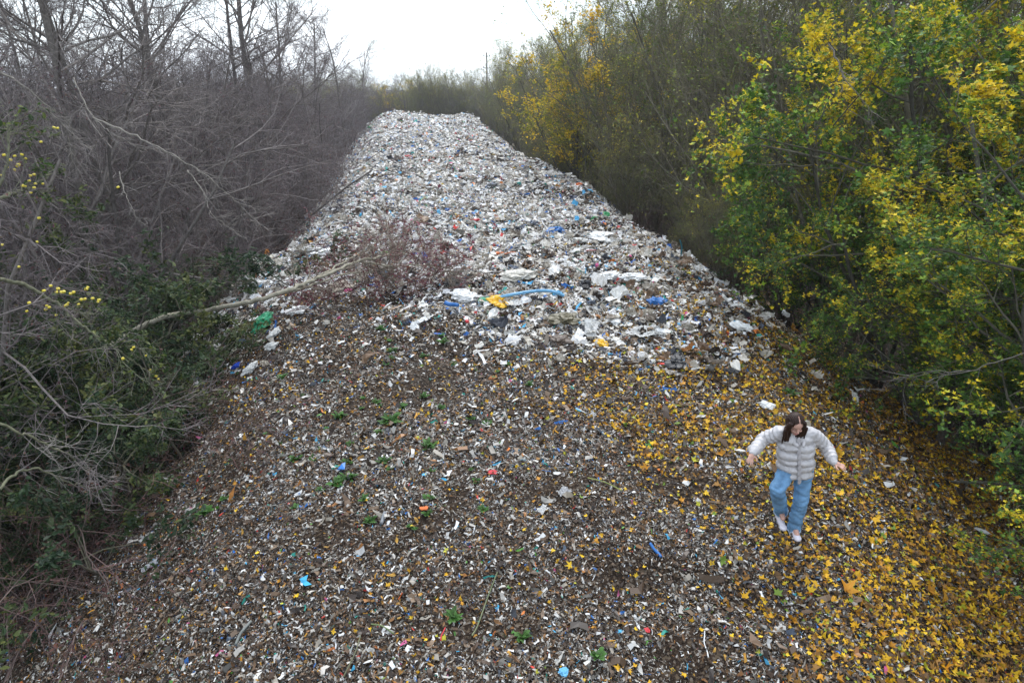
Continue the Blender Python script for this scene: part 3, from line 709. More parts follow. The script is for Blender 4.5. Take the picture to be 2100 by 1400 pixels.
# --- right wood
rt = []
k = 0
for (x, y, s, j) in [(9.6, 9.4, .92, 0), (11.5, 13.2, 1.12, 1), (9.9, 16.6, .98, 2), (13.2, 17.5, 1.2, 0), (14.0, 11.5, 1.25, 2), (8.7, 5.9, .62, 1), (9.6, 21.5, .95, 1), (11.2, 15.0, .95, 2), (8.6, 12.4, .60, 0), (8.4, 8.3, .58, 2), (7.9, 6.6, .5, 0)]:
    place(maple[j], x, y, s, f'{["leafy maple nearest the woman, leaves over the lower right", "broad maple with a yellow top behind the nearest maple", "maple reaching over the brown ditch with yellow twig ends", "tall maple at the upper right, dark beneath", "maple at the right picture edge, mostly green", "small low maple at the lower right edge", "sparse maple farthest along the right ditch", "dense maple behind the brown ditch, between two taller maples", "low spreading maple overhanging the right ditch", "little green maple at the right edge level with the woman", "lowest little maple at the bottom right edge"][k]}', 'yellowing field maples', zs=1.22 if k in (1, 2, 3, 4, 7) else 1.0)
    k += 1
k = 0; y = 18.0
while y < 114:
    x = XRf(y) + random.uniform(4.2, 5.4) + (1.8 if y < 24 else 0)
    j = k
    pr = willow[k % 3]
    kind = 'twiggy olive brown'
    place(pr, x, y, random.uniform(.95, 1.1)*float(np.interp(y, [20, 38, 60, 110], [1.25, 1.18, 1.0, .80])), f'{ORD[k]} {kind} tree beyond the maples along the right edge', 'trees along the right edge')
    k += 1; y += 2.9 + y*.05
for i in range(46):
    y = random.uniform(8, 100); x = XRf(y) + random.uniform(9, 24) + (4 if y < 20 else 0)
    place(willow[i % 3], x, y, random.uniform(1.05, 1.4), 'twiggy olive brown tree deep in the wood on the right, trunk hidden by nearer trees', 'twiggy trees deep in the right wood')
for i, (px, py, D, s) in enumerate([(1480, 560, 21, .8), (1420, 480, 24, .8), (1340, 440, 30, .8), (1700, 640, 18, .9), (1950, 830, 13, .8), (1280, 400, 37, .85)]):
    t = P(px, py, D)
    place(bramble[i % 2], t.x, t.y, s, f'{["brown bramble under the golden twigs", "grey twiggy bramble by the brown leaf ditch", "dark bramble at the right foot of the heap", "shaded bramble under the maples", "dry bramble beneath the nearest maple", "far bramble on the right flank"][i]}', 'bramble bushes')
# --- far wood closing the view
for i in range(120):
    x = -70 + 95*((i*.618) % 1) + random.uniform(-1, 1); y = random.uniform(120, 128) if i % 3 == 0 else random.uniform(128, 180)
    pr = [thorn[0], willow[1], willow[2], tall[0], thorn[2], thorn[1]][i % 6] if i % 17 else golden[0]
    place(pr, x, y, random.uniform(.85, 1.02)*(.72 if pr is tall[0] else 1), 'far tree in the brown wood that closes the view beyond the mound', 'far trees beyond the mound')

def over(px, py, up):
    r = ray(px, py); r = r/r[1]; D = np.arange(4, 60, .02); i = np.argmax(CAMZ + r[2]*D < hz(r[0]*D, D) + up)
    return Vector((r[0]*D[i], D[i], CAMZ + r[2]*D[i]))
for i in range(9):
    place([willow[1], thorn[1], willow[2]][i % 3], -13 + i*1.9, 111 + (i*5 % 9), .82 + .03*(i % 4), f'{ORD[i]} hazy tree closing the right side just behind the far end of the mound', 'trees closing the far end')
for i in range(18):
    place([thorn[0], willow[2], thorn[1], willow[0]][i % 4], -36 + i*1.6, 112 + (i*7 % 13), .80 + .03*(i*3 % 4), f'{ORD[i]} brown tree from the left in the low tree line behind the far end', 'tree line behind the far end')
place(golden[0], 4.9, 39.0, 1.05, 'golden leaved tree leaning out halfway along the right edge', 'golden trees')
place(golden[0], 4.6, 45, .85, 'smaller golden tree behind the golden tree halfway along the right edge', 'golden trees')
for i in range(11):
    y = 20 + i*3.7
    place(willow[i % 3], XRf(y) + 2.7 + .5*(i % 3), y, .36 + .04*(i % 4), f'{ORD[i]} low twiggy shrub from the camera along the right foot of the heap', 'low shrubs at the right foot of the heap', zs=.8)
for i in range(8):
    y = 21 + i*4.6
    place(thorn[i % 3], XLf(y) - 3.2 - .4*(i % 3), y, .34 + .04*(i % 3), f'{ORD[i]} low thorn shrub from the camera along the left foot of the heap', 'low shrubs at the left foot of the heap', zs=.8)
# --- the branch lying over the ditch
def bez(pts, n=24):
    pts = [np.array(p) for p in pts]; out_ = []
    P_ = [2*pts[0]-pts[1]] + pts + [2*pts[-1]-pts[-2]]
    for i in range(1, len(P_)-2):
        for t in np.linspace(0, 1, n, endpoint=False):
            a, b, c, d = P_[i-1:i+3]
            out_.append(.5*((2*b) + (-a+c)*t + (2*a-5*b+4*c-d)*t*t + (-a+3*b-3*c+d)*t**3))
    out_.append(pts[-1]); return np.array(out_)
def limb_thing(name, paths, radii, tips, label, cat, bark, twig, levels, seed, leaf=None, sides=8):
    """a thing whose main limbs are given paths; twigs grow from them"""
    r = RS(seed)
    root = empty(name, paths[0][0]); tag(root, label, cat); o0 = np.array(paths[0][0])
    Vs, Fs, Cs = [], [], []; off = 0; tv = []
    for pth, R, tp_ in zip(paths, radii, tips):
        b = bez(pth, 10) - o0; b = b + .012*r.randn(*b.shape)
        v, f = tubes(b[None], np.array([R]), tp_, sides); Vs.append(v); Fs.append(f+off); off += len(v)
        Cs.append(np.tile(np.array(bark)[None], (len(v), 1)))
        D_ = norm(np.gradient(b, axis=0)); tv.append((b[None], D_[None], np.array([np.linalg.norm(np.diff(b, axis=0), axis=1).sum()]), np.array([R*.7])))
    link('branch', make_mesh('branch', np.concatenate(Vs), [np.concatenate(Fs)], [M_bark], np.concatenate(Cs), smooth_=True), root)
    Vs, Fs, Cs = [], [], []; off = 0; lf = []
    for ti, last in enumerate(tv):
        for li, lv in enumerate(levels):
            n_ = lv['n'] if li else max(1, int(lv['n']*(1 if ti == 0 else .7)))
            p, d, ln, rd = kids(r, *last, n_, lv.get('t', .25) if li else lv.get('t', .5), lv['r'], lv['a'], lv.get('rr', .5))
            if 'Lmax' in lv: ln = np.minimum(ln, lv['Lmax']*r.uniform(.4, 1, len(ln)))
            rd = np.maximum(rd, lv.get('rmin', .004))
            Pl, Dl = walk(r, p, d, ln, lv.get('K', 4), lv.get('w', .2), lv.get('tr', 0))
            v, f = tubes(Pl, rd, .35, 4 if li == 0 else 3); Vs.append(v); Fs.append(f+off); off += len(v)
            Cs.append(np.repeat(np.array(twig)[None]*r.uniform(.7, 1.3, (len(Pl), 1)), v.shape[0]//len(Pl), 0))
            last = (Pl, Dl, ln, rd)
        lf.append(last[0].reshape(-1, 3))
    lf = np.concatenate(lf)
    Fq = np.concatenate(Fs); faces = [Fq]; mi = [np.zeros(len(Fq), int)]
    if leaf:
        pos = lf[r.randint(0, len(lf), leaf['n'])] + .03*r.randn(leaf['n'], 3)
        c = np.array(leaf['cols'])[r.randint(0, len(leaf['cols']), len(pos))]*r.uniform(.7, 1.3, (len(pos), 1))
        v, f, c = leaves(r, pos, leaf['size']*np.exp(.3*r.randn(len(pos))), c, leaf.get('shape', OVAL), .7)
        Vs.append(v); faces.append(f+off); Cs.append(c); mi.append(np.ones(len(f), int))
    link('twigs', make_mesh('twigs', np.concatenate(Vs), faces, [M_bark, M_leaf], np.concatenate(Cs), np.concatenate(mi)), root)
    return root, lf + o0
PB = (.30, .275, .21)
br, _ = limb_thing('fallen_branch',
    [[P(215, 715, 12.4), P(255, 690, 12.8), P(330, 652, 13.2), P(430, 635, 13.5), over(540, 612, 1.1), over(640, 575, .95), over(740, 535, .95), over(830, 520, .7)],
     [over(560, 606, 1.05), over(640, 585, .8), over(720, 560, .75), over(790, 560, .5)],
     [over(640, 575, .95), over(700, 540, .9), over(770, 500, .6), over(800, 450, .9)],
     [over(740, 535, .95), over(800, 545, .75), over(880, 545, .6), over(945, 565, .3)]],
    [.068, .03, .026, .026], [.35, .3, .25, .25], 'long bare pale branch fallen from the left wood across the ditch onto the mound', 'fallen branch',
    PB, (.19, .155, .12), [dict(n=26, r=.3, Lmax=1.1, a=35, w=.16, t=.55, K=5, rr=.35, rmin=.008), dict(n=9, r=.5, a=40, w=.22, K=4, rmin=.005), dict(n=5, r=.5, a=40, w=.25, K=3, rmin=.0035)], 71)
# reddish twiggy shrub beneath its tip
cr = plant('red_twig_shrub', 77, (30, 1.9, .012, .9, .14, -.10, 6), [dict(n=9, r=.42, a=45, w=.2, K=4, rr=.6, rmin=.0045, t=.1), dict(n=8, r=.55, a=45, w=.25, K=3, rr=.6, rmin=.0035)],
    (.16, .10, .085), (.17, .085, .08), dict(n=4500, size=.036, cols=[(.10, .012, .03), (.22, .02, .06), (.13, .04, .03)], stops=[-.5, .0, .9], shape=DIAM, cr=.4), 'dark red twiggy shrub growing out of the mound under the fallen branch tip', 'shrub', crown_from=1, spread=.75)[0]
h = hit(800, 600); place(cr, h.x, h.y, 1.0, 'dark red twiggy shrub growing out of the mound under the fallen branch tip', dz=-.05)
# hanging strand from the branch and bare pale limbs in front of the left wood
def strand(pts, R, label, n=14, name='bare_branch', seed=1, bark=(.22, .2, .17), Lmax=.9, **kw):
    return limb_thing(name, [pts], [R], [.25], label, 'branch', bark, (.20, .18, .16), [dict(n=n, r=.35, Lmax=Lmax, a=38, w=.2, t=.15, K=5, rr=.5, rmin=.006), dict(n=5, r=.5, a=40, w=.22, K=3, rmin=.004)], seed, **kw)
strand([P(424, 638, 13.6), P(428, 690, 13.5), P(432, 740, 13.3), P(418, 790, 13.2), P(416, 830, 13.2)], .014, 'thin dead stem hanging from the fallen branch to the ditch', 3, 'hanging_stem', 3, Lmax=.3)
strand([P(190, 240, 14), P(300, 290, 13.5), P(400, 345, 13.2), P(470, 400, 13.2), P(520, 450, 13.4)], .017, 'pale bare limb slanting down across the middle of the left wood', 16, seed=4)
strand([P(245, 355, 13.4), P(262, 410, 13), P(285, 455, 12.8)], .012, 'short pale limb pointing down in the middle of the left wood', 8, seed=5, Lmax=.5)
strand([P(385, 350, 14.5), P(420, 400, 14.2), P(435, 440, 14), P(490, 480, 13.8)], .014, 'crooked grey limb above the ditch', 12, seed=6)
strand([P(150, 160, 15), P(185, 230, 14.4), P(225, 270, 14), P(300, 310, 13.8)], .016, 'pale forked limb below the forked tree', 12, seed=7)
strand([P(-30, 130, 11), P(60, 185, 11), P(130, 260, 11.3), P(150, 330, 11.5)], .02, 'grey limb entering from the upper left edge', 16, seed=8)
strand([P(0, 1000, 7.2), P(60, 960, 7.6), P(150, 990, 8.0), P(230, 1010, 8.6)], .02, 'long arching bare spray at the lower left edge', 22, seed=9, bark=(.16, .16, .10))
strand([P(-20, 860, 7.4), P(80, 905, 7.8), P(150, 940, 8.2), P(200, 1000, 8.6)], .018, 'drooping bare spray above the lower left slope', 22, seed=10, bark=(.16, .16, .10))
strand([P(2110, 720, 8.6), P(1980, 760, 9.2), P(1880, 765, 9.9), P(1800, 805, 10.4)], .009, 'bare twig reaching out from the maples over the brown ditch', 9, seed=12)
strand([P(1700, 90, 12), P(1740, 170, 12), P(1790, 230, 12.2)], .014, 'pale stick standing among the maple leaves', 8, seed=13, Lmax=.5)

# --- apple tree limbs with yellow apples
ap, ends = limb_thing('apple_tree',
    [[P(-120, 560, 8.6), P(20, 575, 9.6), P(100, 612, 10.0), P(170, 668, 10.2), P(235, 712, 10.4), P(300, 760, 10.7), P(380, 815, 11.3)],
     [P(-90, 480, 8.8), P(0, 410, 9.4), P(60, 385, 9.8), P(100, 360, 10)],
     [P(-60, 560, 9.0), P(10, 350, 9.3), P(18, 250, 9.6)],
     [P(235, 712, 10.4), P(290, 715, 10.5), P(345, 770, 10.8)]],
    [.034, .034, .03, .014], [.25, .4, .3, .3], 'old apple tree at the left edge, bare limbs still hung with yellow apples', 'apple tree',
    (.17, .17, .11), (.17, .17, .12), [dict(n=16, r=.3, Lmax=1.1, a=42, w=.2, t=.3, K=5, rr=.4, rmin=.007), dict(n=6, r=.5, a=40, w=.22, K=4, rmin=.004), dict(n=4, r=.5, a=40, w=.22, K=3, rmin=.003)], 81,
    dict(n=900, size=.06, cols=[(.05, .09, .02), (.12, .15, .03), (.03, .055, .015)]))
def apple_mesh():
    bm = bmesh.new(); bmesh.ops.create_uvsphere(bm, u_segments=12, v_segments=8, radius=.026)
    for v in bm.verts:
        rr = math.hypot(v.co.x, v.co.y)
        if rr < .013: v.co.z *= .78
        v.co.z *= .9
    me = bpy.data.meshes.new('apple'); bm.to_mesh(me); bm.free(); me.materials.append(M_apple)
    for p in me.polygons: p.use_smooth = True
    return me
am = apple_mesh(); ra = RS(9)
spots = [(8, 318), (30, 320), (45, 317), (52, 325), (22, 328), (14, 342), (36, 340), (38, 338), (30, 348), (5, 360), (62, 360), (70, 358), (88, 377), (60, 371), (73, 377), (46, 381), (52, 382), (70, 385), (63, 395), (80, 447), (111, 262), (84, 291), (118, 263), (242, 384),
         (5, 502), (76, 496), (39, 547), (104, 586), (119, 592), (116, 599), (126, 599), (131, 598), (90, 596), (145, 602), (151, 599), (177, 593), (180, 589), (60, 621), (55, 638), (96, 627), (94, 634), (101, 630), (115, 646), (133, 627), (137, 625), (140, 621), (161, 624), (167, 614), (174, 613), (190, 612), (201, 619), (203, 615),
         (252, 735), (274, 712), (270, 717), (300, 729), (308, 758), (320, 771), (325, 777)]
for (px, py) in spots:
    a = link('apple', am, ap); q = P(px, py, 9.6 + (px/400)*1.3 + ra.uniform(-.15, .1) - .2)
    a.location = q - ap.location; a.scale = (ra.uniform(.75, 1.1),)*3; a.rotation_euler = (ra.uniform(-.4, .4), ra.uniform(-.4, .4), 0)

# ------------------------------------------------------------------ weeds
def weed_mesh(seed, n, spread, broad):
    r = RS(seed); Vs, Fs, Cs = [], [], []; off = 0
    for i in range(n):
        a = r.uniform(0, 2*pi); L_ = r.uniform(.5, 1)*spread; wd = L_*(.16 if not broad else .26)
        K = 5; pts = []; 
        el = r.uniform(.3, 1.1)
        bx, by = r.uniform(-.25, .25, 2)*spread
        for j in range(K+1):
            t = j/K; z = sin(t*pi*.62)*L_*el*.6; rr = t*L_
            wj = wd*sin(min(t*1.15+.08, 1)*pi)**.7
            for s in (-1, 1):
                pts.append((bx+cos(a)*rr - sin(a)*wj*s, by+sin(a)*rr + cos(a)*wj*s, z + .3*wj + .01))
        Vs.append(np.array(pts)); 
        Fs.append(np.array([[2*j, 2*j+1, 2*j+3, 2*j+2] for j in range(K)]) + off); off += len(pts)
        Cs.append(np.tile(np.array([[.05, .125, .022]])*r.uniform(.5, 1.6), (len(pts), 1)))
    return make_mesh('leaves', np.concatenate(Vs), [np.concatenate(Fs)], [M_leaf], np.concatenate(Cs))
wm = [weed_mesh(1, 22, .20, False), weed_mesh(2, 30, .16, True), weed_mesh(3, 14, .15, False), weed_mesh(4, 40, .26, False)]
weeds = [(800, 870, 3, 1.1, 'largest grassy green weed left of the middle of the fan'), (823, 838, 1, .9, 'bushy green weed just above the largest weed'), (780, 890, 2, 1.1, 'low weed at the left side of the largest weed'),
         (968, 862, 1, .8, 'fresh green weed to the right of the largest weed'), (1000, 870, 0, .7, 'small weed beside the fresh green weed'), (880, 920, 3, .8, 'spiky weed below the largest weed'),
         (905, 690, 1, .8, 'weed near the foot of the coarse heap, left of the red bottle'), (780, 675, 0, .8, 'uppermost pale weed below the red twig shrub'), (800, 702, 1, .7, 'weed a step below the uppermost pale weed'),
         (870, 732, 0, .8, 'yellowish weed in the upper part of the fan'), (790, 750, 2, .9, 'faint weed under the pale weeds'), (1040, 750, 1, .7, 'weed between the fan and the coarse heap'), (1018, 765, 2, .8, 'dull weed in the upper middle of the fan'),
         (1085, 790, 0, .7, 'small weed right of the upper middle'), (690, 995, 0, 1.1, 'leftmost of the lower spiky weeds'), (605, 945, 0, .9, 'spiky weed on the left slope'), (640, 945, 2, .9, 'thin weed beside the spiky weed on the left slope'),
         (715, 985, 3, .7, 'bright weed next to the lower spiky weeds'), (880, 1025, 1, .8, 'weed near the orange scrap'), (875, 1055, 0, .6, 'tiny weed below the orange scrap'), (420, 1055, 1, 1.2, 'dark broad weed on the lower left slope'),
         (460, 1025, 1, .8, 'bluish green weed above the dark broad weed'), (1225, 1350, 1, .9, 'weed at the bottom edge, left of the white stick'), (1070, 1310, 0, .8, 'weed at the bottom edge near the blue cap'), (1620, 810, 3, .8, 'tall green weed above the woman'),
         (1635, 828, 1, .8, 'leafy weed directly behind the woman'), (1700, 850, 0, .8, 'weed behind the woman on her left side'), (1180, 520, 1, 1.0, 'green tuft among the coarse rubbish'), (1540, 670, 1, .9, 'weed in the ditch by the white bag'), (930, 1270, 0, .9, 'yellow green weed low in the middle')]
for i, (px, py, k, s, lb) in enumerate(weeds):
    h = hit(px, py); e = empty('weed', (h.x, h.y, h.z), random.uniform(0, 6), s*.8); link('leaves', wm[k], e)
    tag(e, lb, 'weed', 'green weeds growing on the mound')

for i in range(34):
    px, py = (random.gauss(760, 110), random.gauss(900, 95)) if i % 3 else (random.uniform(560, 1050), random.uniform(650, 1050))
    h = hit(px, py); e = empty('weed', (h.x, h.y, h.z), random.uniform(0, 6), random.uniform(.35, .6)); link('leaves', wm[i % 4], e)
    tag(e, 'tiny green sprig among the shreds left of the middle of the fan', 'weed', 'tiny green sprigs on the fan')
# ------------------------------------------------------------------ pieces of rubbish one can pick out
_mc = {}
def M(col, rough=.45, tr=.1):
    key = (col, rough, tr)
    if key not in _mc: _mc[key] = mat('plastic', col, rough, spec=.45, translucent=tr, var=.22, scale=9, bump=(30, .35, .01))
    return _mc[key]
def fbm(p, s, sd):
    q = Vector((p[0]*s+sd*3.1, p[1]*s-sd*1.7, p[2]*s+sd)); return mnoise.noise(q) + .5*mnoise.noise(q*2.1) + .25*mnoise.noise(q*4.3)
def mk_bag(seed, fl=.45, el=1.3):
    bm = bmesh.new(); bmesh.ops.create_icosphere(bm, subdivisions=4, radius=.5)
    for v in bm.verts:
        c = v.co.copy(); n = fbm(c, 1.9, seed); rg = 1-abs(fbm(c, 3.4, seed+9))*1.3
        c *= .66 + .62*n + .30*rg + .16*fbm(c, 8, seed+3)
        v.co = Vector((c.x*el, c.y, c.z*fl + .08))
    me = bpy.data.meshes.new('bag'); bm.to_mesh(me); bm.free(); return me
def mk_sheet(seed, asp=.7, nx=18, ny=14, amp=.22):
    bm = bmesh.new(); g_ = []
    for i in range(nx):
        for j in range(ny):
            x_ = i/(nx-1)-.5; y_ = (j/(ny-1)-.5)*asp
            n = fbm((x_, y_, 0), 2.6, seed); r_ = abs(fbm((x_, y_, 0), 5, seed+4))
            x2 = x_*(1+.25*fbm((x_, y_, 1), 2, seed+1)); y2 = y_*(1+.35*fbm((x_, y_, 2), 2, seed+2))
            g_.append(bm.verts.new((x2, y2, .08 + amp*n*.6 + amp*.5*r_)))
    for i in range(nx-1):
        for j in range(ny-1):
            bm.faces.new((g_[i*ny+j], g_[(i+1)*ny+j], g_[(i+1)*ny+j+1], g_[i*ny+j+1]))
    bmesh.ops.solidify(bm, geom=bm.faces[:], thickness=.004)
    me = bpy.data.meshes.new('sheet'); bm.to_mesh(me); bm.free(); return me
def mk_strip(seed, asp=.14):
    me = mk_sheet(seed, asp, 26, 5, .16); return me
def mk_stick(seed, r_=.05, bend=.12, sides=8, sq=False):
    pts = np.array([[t-.5, bend*(1-(2*t-1)**2) + .02*sin(t*9+seed), .06 + .05*sin(t*5+seed)] for t in np.linspace(0, 1, 14)])
    v, f = tubes(pts[None], np.array([r_]), .9, 4 if sq else sides)
    s = 4 if sq else sides
    me = bpy.data.meshes.new('stick')
    fl = [tuple(int(a) for a in q) for q in f] + [tuple(range(s))[::-1], tuple(range(len(v)-s, len(v)))]
    me.from_pydata([tuple(q) for q in v], [], fl); me.update(); return me
def mk_bottle(seed):
    prof = [(0, 0), (.13, 0), (.15, .03), (.15, .22), (.13, .26), (.15, .3), (.15, .62), (.12, .74), (.055, .84), (.05, .95), (.065, .95), (.065, 1), (0, 1)]
    bm = bmesh.new(); rings = []
    for r_, z in prof:
        rings.append([bm.verts.new((z-.5, r_*cos(a), .15+r_*sin(a)*.8)) for a in np.linspace(0, 2*pi, 12, endpoint=False)])
    for a, b in zip(rings[:-1], rings[1:]):
        for i in range(12): bm.faces.new((a[i], a[(i+1) % 12], b[(i+1) % 12], b[i]))
    bmesh.ops.remove_doubles(bm, verts=bm.verts, dist=.0005)
    for v in bm.verts: v.co += Vector((0, .04*mnoise.noise(v.co*4+Vector((seed, 0, 0))), .03*mnoise.noise(v.co*5)))
    me = bpy.data.meshes.new('bottle'); bm.to_mesh(me); bm.free(); return me
BUILD = dict(bag=mk_bag, sheet=mk_sheet, strip=mk_strip, bottle=mk_bottle)
WHT = (.78, .78, .76); LG = (.55, .55, .52); BLU = (.03, .15, .42); SKY_ = (.12, .40, .62); NAVY = (.02, .03, .07); GRN = (.02, .24, .11); YE = (.75, .42, .01); RED = (.55, .03, .04); BLK = (.02, .021, .025); BRO = (.17, .10, .05); MAR = (.12, .012, .03); PINK = (.55, .06, .22); ORA = (.65, .16, .03); TEA = (.02, .28, .26); GRY = (.2, .21, .22); BEI = (.42, .36, .28)
